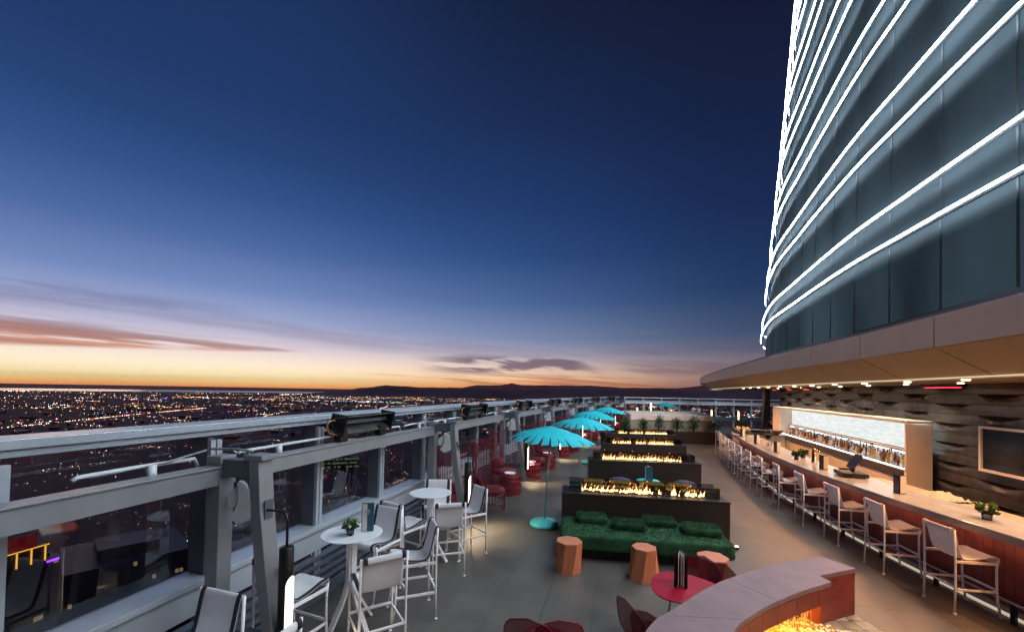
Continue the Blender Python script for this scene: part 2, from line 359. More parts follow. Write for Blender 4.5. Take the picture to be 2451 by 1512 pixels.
def tag(o, label=None, cat=None, group=None, kind=None):
    if label: o['label'] = label
    if cat: o['category'] = cat
    if group: o['group'] = group
    if kind: o['kind'] = kind
    return o
def thing(name, label, cat, loc=(0, 0, 0), rz=0, group=None):
    o = bpy.data.objects.new(name, None); o.empty_display_size = .1; S.collection.objects.link(o)
    o.location = loc; o.rotation_euler = (0, 0, rz); return tag(o, label, cat, group)
def structure(o): o['kind'] = 'structure'; return o
def dup(src, loc, rz=None, label=None):
    r = src.copy(); S.collection.objects.link(r); r.location = loc
    if rz is not None: r.rotation_euler = (0, 0, rz)
    if label: r['label'] = label
    for ch in list(src.children):
        c = ch.copy(); S.collection.objects.link(c); c.parent = r
        for g in list(ch.children):
            d = g.copy(); S.collection.objects.link(d); d.parent = c
    return r

# ------------------------------------------------------------------ deck frame: s along the curved wind wall, t towards the tower
TH0, KA = .239, .0084; RR = 1/KA; W0 = (-2.25, 3.73)
CX0, CY0 = W0[0]+RR*cos(TH0), W0[1]-RR*sin(TH0)
def P(s, t, z=0):
    th = TH0+KA*s; r = RR-t
    return (CX0-r*cos(th), CY0+r*sin(th), z)
def HD(s): return TH0+KA*s                     # heading, clockwise from +Y
def RZ(s): return -HD(s)                       # rotation that turns local +Y along the wall
def curve_pts(pts, n=40):
    # Catmull-Rom through XY points
    out = []; q = [pts[0]]+list(pts)+[pts[-1]]
    seg = len(pts)-1
    for i in range(seg):
        p0, p1, p2, p3 = q[i], q[i+1], q[i+2], q[i+3]; m_ = max(1, n//seg)
        for k in range(m_):
            u = k/m_
            out.append(tuple(.5*((2*p1[j])+(-p0[j]+p2[j])*u+(2*p0[j]-5*p1[j]+4*p2[j]-p3[j])*u*u+(-p0[j]+3*p1[j]-3*p2[j]+p3[j])*u**3) for j in (0, 1)))
    out.append(tuple(pts[-1])); return out
def offset(pts, d):
    # offset an XY polyline to its right (towards the tower) by d
    out = []
    for i, p in enumerate(pts):
        a = pts[max(i-1, 0)]; b_ = pts[min(i+1, len(pts)-1)]; dx, dy = b_[0]-a[0], b_[1]-a[1]; l = hypot(dx, dy)
        out.append((p[0]+dy/l*d, p[1]-dx/l*d))
    return out
def ribbon(mb, pts, d0, d1, z0, z1):
    # solid bar following pts between right-offsets d0..d1 and heights z0..z1
    A, B = offset(pts, d0), offset(pts, d1)
    mb.loft([[(a[0], a[1], z0), (b_[0], b_[1], z0), (b_[0], b_[1], z1), (a[0], a[1], z1)] for a, b_ in zip(A, B)], True, True)

# ------------------------------------------------------------------ setting: deck, city ground, sea, hills
mb = MB(); rows = []
for i in range(50):
    s = -9+i*.94; rows.append([P(s, t_) for t_ in (-.70, 2, 5, 8, 11, 14, 17, 20)])
mb.sheet(rows)
for r_ in rows: pass
mb2 = [[(p[0], p[1], -.35) for p in r_] for r_ in rows]
mb.sheet([list(reversed(r_)) for r_ in mb2])
mb.sheet([[r_[0] for r_ in mb2], [r_[0] for r_ in rows]])
o = structure(mb.build('deck_floor', 'deck_paving'))
G = -290.0
def disc(name, r0, r1, z, m_, n=72, a0=0, a1=2*pi, nr=6):
    mb = MB(); mb.sheet([[(r_*sin(a0+(a1-a0)*k/n), r_*cos(a0+(a1-a0)*k/n), z) for k in range(n+1)] for r_ in [r1+(r0-r1)*i/nr for i in range(nr+1)]])
    return structure(mb.build(name, m_))
disc('city_ground', 0, 16800, G, 'city_dark', nr=10)
disc('sea', 16780, 21400, G-1, 'sea')
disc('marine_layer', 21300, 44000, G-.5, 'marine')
def ridge(name, m_, prof, dist, depth, seed):
    # prof: (azimuth deg, summit height above the eye in metres per km of distance)
    rng = random.Random(seed); mb = MB(); rows = [[], [], [], []]
    az0, az1 = prof[0][0], prof[-1][0]; n = 260
    for i in range(n+1):
        a = az0+(az1-az0)*i/n
        for k in range(len(prof)-1):
            if prof[k][0] <= a <= prof[k+1][0]:
                u = (a-prof[k][0])/(prof[k+1][0]-prof[k][0]); u = u*u*(3-2*u)*.6+u*.4; h = prof[k][1]*(1-u)+prof[k+1][1]*u; break
        j = sum(sin(a*f_+seed*f_)*w_ for f_, w_ in ((2.1, .35), (5.3, .22), (11.7, .14), (23, .07)))*.9
        H = max(-288, h*dist/1000+j*dist/1000)
        ar = radians(a); d = dist/max(.4, cos(ar)) if False else dist
        for q, (dd, hh) in enumerate(((-depth, G-2), (-depth*.35, G+(H-G)*.55), (0, H), (depth, G-2))):
            rows[q].append(((d+dd)*sin(ar), (d+dd)*cos(ar), 2.7+hh if q == 2 else hh))
    mb.smooth = True; mb.sheet(rows); return structure(mb.build(name, m_))
# heights above the eye, from azimuth
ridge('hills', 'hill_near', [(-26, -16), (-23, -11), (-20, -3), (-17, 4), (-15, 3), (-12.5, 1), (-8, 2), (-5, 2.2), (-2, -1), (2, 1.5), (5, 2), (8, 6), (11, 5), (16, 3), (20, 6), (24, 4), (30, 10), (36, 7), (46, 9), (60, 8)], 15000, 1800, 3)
ridge('far_peak_and_clouds', 'far_peak_cloud', [(-9, -6), (-5, 9), (-1.4, 10.5), (-.45, 14.2), (0, 16.5), (.5, 14.2), (1.4, 11), (5, 12.5), (11, 13.5), (15, 10), (22, 11), (26, 20), (28.5, 19), (33, 12), (45, 10)], 41000, 500, 11)  # far cone peak and the purple cloud bank around it, shaped as one ridge

# city lights: thousands of small lamps, one mass
cols = [('cl_warm', (1, .70, .38), 5), ('cl_orange', (1, .38, .10), 5), ('cl_white', (.88, .93, 1), 6), ('cl_red', (1, .06, .04), 5), ('cl_green', (.2, 1, .55), 4), ('cl_blue', (.18, .16, 1), 6), ('cl_dim', (1, .55, .3), 1.6)]
for a, b_, c in cols: emis(a, b_, c, sample=False)
mb = MB(); rng = random.Random(21)
def lamp(x, y, ci, k=1.0, zz=6):
    d = hypot(x, y); h = d*.00043*k; mb.cur = ci
    mb.add([(x-h*1.2, y, G+zz), (x, y-h, G+zz), (x+h*1.2, y, G+zz), (x, y+h, G+zz), (x, y, G+zz+h), (x, y, G+zz-h*.8)], [(0, 1, 4), (1, 2, 4), (2, 3, 4), (3, 0, 4), (1, 0, 5), (2, 1, 5), (3, 2, 5), (0, 3, 5)])
def pick():
    u = rng.random(); return 0 if u < .38 else 1 if u < .58 else 2 if u < .74 else 3 if u < .80 else 4 if u < .825 else 5 if u < .835 else 6
for i in range(520):                     # clusters along streets
    dy = rng.choice((rng.uniform(17.5, 48), rng.uniform(17.5, 120), rng.uniform(40, 420)))
    d = 290*980/dy; a = radians(rng.uniform(-68, 62)); x, y = d*sin(a), d*cos(a)
    st_a = rng.choice((.35, .35+pi/2))+rng.gauss(0, .05); m_ = rng.randint(3, 26); ln = d*rng.uniform(.02, .14); c0 = pick()
    for k in range(m_):
        u = rng.uniform(-1, 1)*ln/2; w = rng.gauss(0, d*.003)
        px, py = x+u*sin(st_a)+w*cos(st_a), y+u*cos(st_a)-w*sin(st_a)
        if hypot(px, py) > 16500: continue
        lamp(px, py, c0 if rng.random() < .6 else pick(), rng.choice((.45, .6, .8, 1.0, 1.35)))
for i in range(4400):
    dy = 17.5+abs(rng.gauss(0, 1))*(38 if rng.random() < .6 else 190)
    d = 290*980/dy; a = radians(rng.uniform(-68, 62))
    if d < 16500: lamp(d*sin(a), d*cos(a), pick(), rng.choice((.35, .45, .6, .8, 1.1)))
def road(a, b_, n, w, k=1.0, cs=(0, 0, 2, 3, 1)):
    for i in range(n):
        u = rng.random(); g = rng.gauss(0, w); dx, dy = b_[0]-a[0], b_[1]-a[1]; l = hypot(dx, dy)
        wob = sin(u*7)*w*2
        lamp(a[0]+dx*u+dy/l*(g+wob), a[1]+dy*u-dx/l*(g+wob), rng.choice(cs), k*rng.uniform(.5, 1.1))
for i in range(900):
    dy = rng.uniform(110, 620); d = 290*980/dy; a = radians(rng.uniform(-66, -8)); lamp(d*sin(a), d*cos(a), pick(), rng.choice((.5, .7, .9, 1.3)), 4)
road((-2850, 1700), (-3560, 4750), 330, 10, 1.15); road((-2010, 3150), (-2370, 4150), 60, 9, 1.1)
road((-820, 1900), (-1900, 6200), 160, 16, .9); road((1200, 2500), (2600, 9000), 120, 30, .8); road((-6000, 9000), (3000, 13000), 160, 60, .8); road((-9000, 7000), (-3000, 9500), 130, 40, .9)
for i in range(70): lamp(-3100+rng.uniform(-150, 150)*6, 7800+rng.uniform(-60, 60)*4, 2, rng.uniform(.6, 1.2))
for i in range(14): lamp(-2020+rng.uniform(-22, 22), 2480+rng.uniform(-9, 9), 5, 1.5)
for r_ in range(9):                      # a car park full of head and tail lamps far below on the left
    for c in range(17):
        u, v = c/16+rng.uniform(-.02, .02), r_/8+rng.uniform(-.04, .04)
        lamp(-922+u*26+v*52, 808+u*40-v*38, (2 if u < .55 else 3) if rng.random() < .75 else 0, rng.uniform(.3, .6), 3)
o = mb.build('city_lights', [c[0] for c in cols]); tag(o, 'countless street and house lights of the city below', kind='stuff')

# low dark blocks of the city, one mass
mb = MB(); rng = random.Random(5)
for i in range(1100):
    d = 290*980/(17.5+abs(rng.gauss(0, 1))*100); a = radians(rng.uniform(-66, 60)); w = rng.uniform(14, 60); h = rng.uniform(6, 24)
    if d < 2600 or d > 16000: continue
    mb.box((d*sin(a), d*cos(a), G+h/2), (w, w*rng.uniform(.5, 1.6), h), .35)
tag(mb.build('city_blocks', 'facade_dark'), 'mass of low dark city blocks between the street lights', kind='stuff')

# city buildings one can tell apart
emis('win_warm', (1, .66, .36), .14, False); emis('win_white', (.9, .95, 1), 2.0, False); emis('frame_yellow', (1, .50, .06), .8, False); emis('strip_violet', (.16, .02, 1), 4.0, False)
emis('sign_red', (1, .05, .08), 3.0, False); emis('garage_green', (.6, .7, .34), .12, False)
def tower(name, label, x, y, w, d, h, rz, wins, wm='win_warm', seed=1, dens=.12, roof=None):
    t_ = thing(name, label, 'building', (x, y, G), rz)
    mb = MB(); mb.box((0, 0, h/2), (w, d, h)); mb.box((0, 0, h+2), (w*.5, d*.5, 4)); mb.build('wall', 'facade_dark', t_)
    rng = random.Random(seed); mb = MB(); nx, nz = wins
    for face in range(2):
        L_ = (w, d)[face]
        for i in range(nx):
            for j in range(nz):
                run = rng.random() < dens
                if not run: continue
                u = (-.5+(i+.5)/nx)*L_; z = h*(j+.6)/nz; ww = L_/nx*.75; hh = h/nz*.45
                if face == 0: mb.box((u, -d/2-.15, z), (ww, .3, hh))
                else: mb.box((w/2*(1 if x < 0 else -1)+(.15 if x < 0 else -.15), u, z), (.3, ww, hh))
    q = mb.build('lit_window', wm, t_); q['kind'] = 'stuff'
    return t_
tower('office_tower', 'dark office tower with a few lit windows low in the left glass', -172, 186, 40, 40, 218, .85, (26, 60), seed=3, dens=.035)
b1 = tower('entertainment_building', 'building outlined in yellow light low in the left glass', -510, 408, 60, 40, 120, 1.4, (6, 12), seed=8, dens=.05)
mb = MB(); 
for i in range(6): mb.box((-27+i*11, -21, 112), (1.1, .8, 15))
mb.box((0, -21, 120.5), (62, 1, 1.0)); mb.build('light_frame', 'frame_yellow', b1)
b2_ = tower('violet_lit_hall', 'low hall edged with a violet light strip beside the yellow building', -517, 450, 34, 34, 98, 1.4, (6, 10), seed=9, dens=.04)
mb = MB(); mb.box((0, -17.5, 96), (35, 1, 2)); mb.build('light_strip', 'strip_violet', b2_)
mb = MB(); mb.box((-12, -17.5, 108), (7, 1, 3.5)); mb.build('sign', 'sign_red', b2_)
emis('red_wash', (1, .05, .06), .05, False)  # red light on the wall, put in as a faint glow of its own
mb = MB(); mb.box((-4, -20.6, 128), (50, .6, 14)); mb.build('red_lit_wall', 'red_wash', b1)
tower('parking_garage', 'broad garage with rows of greenish lit bays seen through glass behind first bar table', -610, 1480, 120, 60, 40, .38, (22, 3), 'garage_green', 4, .75)
tower('hotel_block', 'city block with stacked white lit floors beyond the end railing', 2390, 4530, 90, 60, 60, -.48, (7, 5), 'win_white', 5, .5)
tower('glass_office_block', 'mid rise block with scattered white windows behind second glass bay', -95, 330, 46, 46, 90, .1, (8, 16), 'win_white', 6, .12)
tower('far_tower_block', 'slim dark block with scattered warm windows right of the beige box', 980, 2600, 60, 60, 120, -.3, (6, 14), 'win_warm', 12, .25)

# ------------------------------------------------------------------ wind wall on the left
SP = 4.47; NB = 8
wall_t = -.75
t0 = P(-7, wall_t)
gw = thing('glass_wind_wall', 'long curved grey framed glass wind wall with city lights behind', 'glass wall', (t0[0], t0[1], 0))
gs = [-7.6+i*.6 for i in range(70)]; gs = [s for s in gs if s < 32.6]
def srib(mb, ta, tb, za, zb, sl=gs):
    mb.loft([[P(s, ta, za), P(s, tb, za), P(s, tb, zb), P(s, ta, zb)] for s in sl], True, True)
mb = MB(); srib(mb, -1.02, -.71, 2.24, 2.31); srib(mb, -.99, -.74, 2.185, 2.238); mb.build('top_rail', 'rail_grey', gw, True, bevel=.008)
mb = MB(); srib(mb, -1.02, -.70, .77, .83); mb.build('sill', 'rail_grey', gw, True, bevel=.006)
mb = MB(); srib(mb, -.80, -.74, .50, .768); mb.build('apron_panel', 'rail_grey', gw, True)
for k, z in enumerate((.06, .17, .28, .39)):
    mb = MB(); srib(mb, -.80, -.70, z, z+.035); mb.build('louvre', 'fin_grey', gw, True)
mb = MB(); srib(mb, -.69, -.48, .004, .03); mb.build('kerb', 'fin_grey', gw, True)
ms = [.12+SP/3*k for k in range(-5, 22)]
for s in ms:
    mb = MB(); rz = RZ(s)
    mb.box(P(s+.05, -.89, 1.48), (.20, .07, 1.36), rz); 
    mb.cur = 1; mb.box(P(s+.035, -.765, 1.07), (.045, .05, 2.14), rz); mb.box(P(s+.10, -.765, 1.07), (.045, .05, 2.14), rz)
    mb.build('mullion', ['fin_grey', 'rail_grey'], gw, True)
for s in ms[:-1]:
    mb = MB(); s1 = s+SP/3; a, b_ = P(s+.05, -.985), P(s1+.05, -.985)
    mb.add([(a[0], a[1], .83), (b_[0], b_[1], .83), (b_[0], b_[1], 2.185), (a[0], a[1], 2.185)], [(0, 1, 2, 3)])
    mb.build('glass_pane', 'pane', gw, True)
# end wall across the far side
ew = thing('end_wind_wall', 'pale glass wind wall across the far end of the deck', 'glass wall', (9.2, 33.6, 0))
A, B = Vector((9.2, 33.7, 0)), Vector((24, 34.6, 0)); D = (B-A).normalized(); LN = (B-A).length; rzE = atan2(D.y, D.x)
mb = MB(); mb.bar(A+Vector((0, 0, 2.27)), B+Vector((0, 0, 2.27)), .2, .08); mb.build('top_rail', 'white_pipe', ew, True)
mb = MB(); mb.bar(A+Vector((0, -.35, 1.88)), B+Vector((0, -.35, 1.88)), .16, .2); mb.build('beam', 'white_pipe', ew, True)
mb = MB(); mb.bar(A+Vector((0, -.35, 2.03)), B+Vector((0, -.35, 2.03)), .04, .04); mb.build('pipe', 'white_pipe', ew, True)
mb = MB(); mb.bar(A+Vector((0, 0, .65)), B+Vector((0, 0, .65)), .2, .3); mb.build('sill', 'fin_grey', ew, True)
for k in range(10):
    p = A+D*(1.55*k+.1); mb = MB(); mb.box((p.x, p.y, 1.12), (.07, .14, 2.24), rzE); mb.build('mullion', 'white_pipe', ew, True)
mb = MB(); mb.add([A+Vector((0, .05, .8)), B+Vector((0, .05, .8)), B+Vector((0, .05, 2.2)), A+Vector((0, .05, 2.2))], [(0, 1, 2, 3)]); mb.build('glass_pane', 'pane', ew, True)

ORD = ['nearest', 'second', 'third', 'fourth', 'fifth', 'sixth', 'seventh', 'eighth', 'farthest']
# steel frames: post, cross beam, leaning column
def steel_frame():
    t_ = thing('steel_frame', 'x', 'steel frame', (0, 0, 0), 0, 'steel frames along the wind wall')
    # local: x = towards the deck (t), y = along the wall (s), origin at column head line on the floor
    mb = MB(); mb.box((-.46, 0, .985), (.14, .145, 1.97)); mb.box((-.46, 0, 2.0), (.17, .16, .07)); mb.build('post', 'steel_grey', t_, bevel=.006)
    mb = MB(); prof = [(2.03, .035), (1.6, .07), (1.1, .14), (.6, .23), (.3, .285), (0, .33)]
    mb.loft([[(x-.105-.02*(2.03-z)/2.03, -.08, z), (x, -.08, z), (x, .08, z), (x-.105-.02*(2.03-z)/2.03, .08, z)] for z, x in reversed(prof)], True, True)
    mb.box((-.02, 0, 2.045), (.2, .18, .045)); mb.build('column', 'steel_grey', t_, bevel=.006)
    mb = MB(); mb.box((-.232, 0, 1.93), (.33, .12, .16)); mb.build('cross_beam', 'fin_grey', t_, bevel=.004)
    mb = MB(); mb.box((-.09, 0, .42), (.58, .07, .12)); mb.build('tie_beam', 'fin_grey', t_)
    mb = MB(); mb.box((.085, .0, 1.58), (.012, .09, .17)); mb.build('junction_plate', 'fin_grey', t_)
    mb = MB(); mb.smooth = True; mb.tube([(-.75, -.02, 2.03), (-.55, -.03, 2.09), (-.3, -.02, 2.10), (-.1, 0, 2.09)], .012, 6); mb.tube([(-.62, -.9, 1.99), (-.6, -.4, 2.02), (-.52, -.1, 2.09)], .009, 6); mb.build('cable', 'steel_grey', t_)
    return t_
fr = steel_frame(); frames = []
for k in range(NB):
    s = SP*k; o = fr if k == 0 else dup(fr, (0, 0, 0)); o.location = P(s, 0); o.rotation_euler = (0, 0, RZ(s))
    o['label'] = '%s grey steel frame of post and leaning column along the glass wall' % ORD[k]
# beams between the frames
for k in range(-1, NB-1):
    s0, s1 = SP*k+.07, SP*(k+1)-.07
    t_ = thing('steel_beam', ('grey steel beam running out of the frame at lower left' if k < 0 else 'grey steel beam carrying a heater between %s and %s steel frames' % (ORD[k], ORD[k+1])), 'steel beam', P(s0, -.46, 1.77), 0, 'steel beams between the frames')
    sl = [s0+(s1-s0)*i/4 for i in range(5)]
    mb = MB(); srib(mb, -.53, -.40, 1.77, 1.925, sl); srib(mb, -.545, -.385, 1.928, 1.945, sl); mb.build('web', 'steel_grey', t_, True, bevel=.004)
    mb = MB(); mb.smooth = True; a = s0+.5 if k < 0 else s0+.1
    if k < 0: seq = [(-3.4, -3.4+2.0), (-1.0, -.1)]
    else: seq = [(s0+.25, s1-.9), (s1-.75, s1)]
    for a0, a1 in seq:
        mb.tube([P(a0, -.62, 1.99), P(a0+.03, -.62, 2.01), P((a0+a1)/2, -.62, 2.015), P(a1-.03, -.62, 2.01), P(a1, -.62, 1.94)], .017, 8)
        mb.box(P(a0+.5, -.60, 1.95), (.05, .05, .14), RZ(a0))
    mb.build('pipe', 'white_pipe', t_, True)
# infrared heaters on the beams
def heater():
    t_ = thing('patio_heater', 'x', 'heater', (0, 0, 0), 0, 'gas heaters on the steel beams')
    a_ = radians(-14); nx, nz = cos(a_), sin(a_); px, pz = -nz, nx
    bx, bz = -.09, .27; ox, oz = bx+nx*.17, bz+nz*.17
    pf = [(ox+px*.12, oz+pz*.12), (bx+px*.05, bz+pz*.05), (bx-px*.05, bz-pz*.05), (ox-px*.13, oz-pz*.13)]
    mb = MB(); mb.sheet([[(x, y, z) for x, z in pf] for y in (-.62, 0.57)]); mb.build('reflector', 'reflector', t_, solid=.006)
    mb = MB(); q = [(x+((x-ox)*.0)-nx*.012, z-nz*.012) for x, z in pf]
    mb.sheet([[(q[0][0]+px*.014, y, q[0][1]+pz*.014), (q[1][0]+px*.014-nx*.02, y, q[1][1]+pz*.014-nz*.02), (q[2][0]-px*.014-nx*.02, y, q[2][1]-pz*.014-nz*.02), (q[3][0]-px*.014, y, q[3][1]-pz*.014)] for y in (-.62, 0.57)]); mb.build('housing', 'black_metal', t_, solid=.006)
    for y in (-.605, .57):
        mb = MB(); e_ = [(ox+px*.14+nx*.02, oz+pz*.14+nz*.02), (bx+px*.11-nx*.05, bz+pz*.11-nz*.05), (bx-px*.10-nx*.03, bz-pz*.10-nz*.03), (ox-px*.15+nx*.02, oz-pz*.15+nz*.02)]
        mb.loft([[(x, y+k, z) for x, z in e_] for k in (0, .035)], True, True); mb.build('end_cap', 'black_metal', t_)
    mb = MB(); mb.box((bx+nx*.05, 0, bz+nz*.05), (.05, 1.2, .05)); mb.build('burner', 'fin_grey', t_)
    for y in (-.55, .38):
        mb = MB(); mb.box((0, y, .085), (.10, .16, .15)); mb.build('bracket', 'black_metal', t_, bevel=.006)
    mb = MB(); mb.smooth = True; mb.tube([(.0, -.62, .1), (0, -.78, .14), (0, -.84, .22), (0, -.80, .30), (0, -.68, .30)], .011, 6); mb.build('gas_hose', 'copper_pipe', t_)
    return t_
h0 = heater()
for k in range(7):
    s = SP*k+2.28; o = h0 if k == 0 else dup(h0, (0, 0, 0)); o.location = P(s, -.47, 1.945); o.rotation_euler = (0, 0, RZ(s))
    o['label'] = '%s black gas heater on top of the steel beam' % ORD[k]
# white horn speakers under the cross beams
def horn():
    t_ = thing('horn_speaker', 'x', 'speaker', (0, 0, 0), 0, 'white horn speakers hung in the steel frames')
    def M_(x, y): return (-.345+(x-475)*.0013, 2.03-(y-250)*.00128)
    cres = [M_(*p) for p in [(612, 398), (665, 420), (705, 462), (730, 560), (728, 640), (690, 682), (600, 714), (525, 662), (572, 615), (600, 545), (600, 470), (588, 425)]]
    chunk = [M_(*p) for p in [(590, 425), (560, 455), (492, 508), (486, 608), (548, 612), (562, 570), (600, 540), (606, 470)]]
    for nm, pl, y0, y1 in (('horn', cres, -.10, .10), ('driver', chunk, -.07, .07)):
        mb = MB(); n = len(pl); vs = [(x, y, z) for y in (y0, y1) for x, z in pl]
        mb.add(vs, [tuple(range(n)), tuple(reversed(range(n, 2*n)))]+[(i, i+n, (i+1) % n+n, (i+1) % n) for i in range(n)]); mb.build(nm, 'horn_white', t_, bevel=.014)
    mb = MB(); mb.box((-.21, 0, 1.835), (.1, .1, .07)); mb.build('bracket', 'fin_grey', t_); return t_
h1 = horn()
for k in range(NB):
    s = SP*k; o = h1 if k == 0 else dup(h1, (0, 0, 0)); o.location = P(s+.02, .0); o.rotation_euler = (0, 0, RZ(s))
    o['label'] = '%s white horn speaker hung inside its steel frame' % ORD[k]
# hanging lamps on the columns
def column_lamp():
    t_ = thing('hanging_lamp', 'x', 'lamp', (0, 0, 0), 0, 'black hanging lamps on the leaning columns')
    mb = MB(); mb.smooth = True; mb.tube([(.08, 0, 1.58), (.24, 0, 1.58), (.29, 0, 1.56), (.31, 0, 1.5), (.31, 0, 1.27)], .011, 8); mb.build('arm', 'black_metal', t_)
    mb = MB(); mb.smooth = True; mb.lathe([(.001, 1.285), (.05, 1.28), (.06, 1.27), (.06, .33), (.05, .32), (.001, .318)], (.31, 0, 0), 20, False); mb.build('lamp_body', 'black_metal', t_)
    mb = MB(); mb.smooth = True; rows = []
    for u in [0, .3, .6, .8, .86, .89, .92, .945, .965, .98, .99, .997, 1]:
        z = .36+.67*u; w = .86*math.sqrt(max(0.0001, 1-max(0, (u-.86)/.14)**2))
        rows.append([((.31)+.0635*cos(a), .0635*sin(a), z) for a in [-w+2*w*j/8 for j in range(9)]])
    mb.sheet(rows); mb.build('lamp_glow', 'lamp_warm', t_)
    ld = bpy.data.lights.new('lamp_light', 'SPOT'); ld.energy = 95; ld.color = (1, .72, .42); ld.spot_size = radians(120); ld.spot_blend = 1; ld.shadow_soft_size = .04
    lo = bpy.data.objects.new('lamp_light', ld); S.collection.objects.link(lo); lo.parent = t_; lo.location = (.40, 0, .62); lo.rotation_euler = (0, radians(-28), 0)
    return t_
l0 = column_lamp()
for k in range(NB):
    s = SP*k; o = l0 if k == 0 else dup(l0, (0, 0, 0)); o.location = P(s-.02, 0); o.rotation_euler = (0, 0, RZ(s))
    o['label'] = '%s black hanging lamp with a glowing front beside its steel column' % ORD[k]
for i, (x, y, z) in enumerate(((17.4, 31.4, .75), (14.9, 30.5, .8), (9.4, 30.6, .9), (11.3, 33.2, 1.2))):
    t_ = thing('standing_lamp', ['glowing post lamp before the end wall, right of the big dark plant', 'glowing post lamp above the dark plant by the beige box', 'slim glowing post lamp left of the beige box', 'small glowing lamp on the far end wall left of the blue umbrella'][i], 'lamp', (x, y, 0))
    mb = MB(); mb.lathe([(.09, 0), (.09, .02), (.06, .03), (.06, z)], (0, 0, 0), 12); mb.build('post', 'black_metal', t_)
    mb = MB(); mb.lathe([(.05, z), (.05, z+.62), (.02, z+.66)], (0, 0, 0), 12); mb.build('lamp_glow', 'lamp_warm', t_)

# ------------------------------------------------------------------ white bar chairs
def bar_chair():
    t_ = thing('bar_chair', 'x', 'bar chair', (0, 0, 0), 0, 'white bar chairs')
    for sx_ in (-1, 1):
        mb = MB(); mb.smooth = True; x = .225*sx_
        mb.tube([(x, -.235, .012), (x, -.225, .35), (x, -.225, .7), (x, -.235, 1.055)], .0125, 8); mb.lathe([(.001, 0), (.021, 0), (.021, .012), (.012, .018)], (x, -.235, 0), 10); mb.build('rear_leg', 'white_paint', t_)
        mb = MB(); mb.smooth = True
        mb.tube([(x, .27, .012), (x, .235, .2), (x, .225, .4), (x, .225, .58), (x, .235, .70)], .0125, 8); mb.lathe([(.001, 0), (.021, 0), (.021, .012), (.012, .018)], (x, .27, 0), 10); mb.build('front_leg', 'white_paint', t_)
        mb = MB(); mb.bar((x, -.225, .655), (x, .228, .655), .018, .036); mb.build('seat_rail', 'white_paint', t_, bevel=.005)
        mb = MB(); mb.bar((x, -.225, .31), (x, .228, .31), .018, .03); mb.build('side_stretcher', 'white_paint', t_, bevel=.005)
    mb = MB(); mb.bar((-.225, .228, .335), (.225, .228, .335), .018, .03); mb.build('foot_bar', 'white_paint', t_, bevel=.005)
    mb = MB(); mb.bar((-.225, -.228, .335), (.225, -.228, .335), .018, .026); mb.build('rear_stretcher', 'white_paint', t_, bevel=.005)
    mb = MB(); mb.smooth = True; mb.tube([(-.225, -.235, 1.045), (.225, -.235, 1.045)], .009, 6); mb.build('top_bar', 'white_paint', t_)
    pr_ = [(.26, .655), (.275, .69), (.262, .722), (.2, .725), (.1, .70), (0, .682), (-.09, .678), (-.135, .70), (-.16, .76), (-.185, .86), (-.205, .96), (-.222, 1.03), (-.238, 1.058), (-.256, 1.045), (-.258, 1.0)]
    pr_ = curve_pts(pr_, 42)
    pf2 = []
    for i, (y, z) in enumerate(pr_):
        a, b_ = pr_[max(i-1, 0)], pr_[min(i+1, len(pr_)-1)]; l = hypot(b_[0]-a[0], b_[1]-a[1]) or 1; ny, nz = (b_[1]-a[1])/l, -(b_[0]-a[0])/l
        pf2.append((y+ny*.006, z+nz*.006))
    for nm, xs, m_, th in (('sling', [-.205, -.165, -.08, 0, .08, .165, .205], 'sling', .004), ('edge_band', [-.207, -.168], 'navy_band', .004), ('edge_band', [.168, .207], 'navy_band', .004)):
        mb = MB(); mb.smooth = True
        mb.sheet([[(x, y, z-(.018*(1-(x/.21)**2) if z < .72 and nm == 'sling' and y > -.14 else 0)) for x in xs] for y, z in (pr_ if nm == 'sling' else pf2)]); mb.build(nm, m_, t_, solid=th)
    return t_
c0 = bar_chair()
def place(bc, rz, label, first=[True]):
    # bc: centre of the back-top bar on plan; the chair faces local +Y
    x = bc[0]-(-sin(rz))*(-.235); y = bc[1]-(cos(rz))*(-.235)
    o = c0 if first[0] else dup(c0, (0, 0, 0)); first[0] = False
    o.location = (x, y, 0); o.rotation_euler = (0, 0, rz); o['label'] = label
place((-1.21, 4.05), radians(33), 'white bar chair in front of first bar table, back towards us')
place((-.92, 5.06), radians(112), 'white bar chair seen from the side, right of first bar table')
place((-1.66, 5.66), radians(156), 'white bar chair facing us behind first bar table')
place((-1.68, 5.87), radians(-32), 'white bar chair seen from behind, between the two bar tables')
place((-.85, 5.90), radians(17), 'white bar chair before second bar table, back towards us')
place((-1.29, 7.39), radians(184), 'white bar chair facing us behind second bar table')
place((-.51, 6.97), radians(128), 'white bar chair right of second bar table, before the red lounge')
place((-2.21, 3.84), radians(-22), 'white bar chair half hidden behind nearest steel column')
place((-2.26, 3.28), radians(163), 'white bar chair at the lower left corner, facing us')
place((-1.52, 2.72), radians(75), 'white bar chair cut off by the bottom edge under nearest lamp')
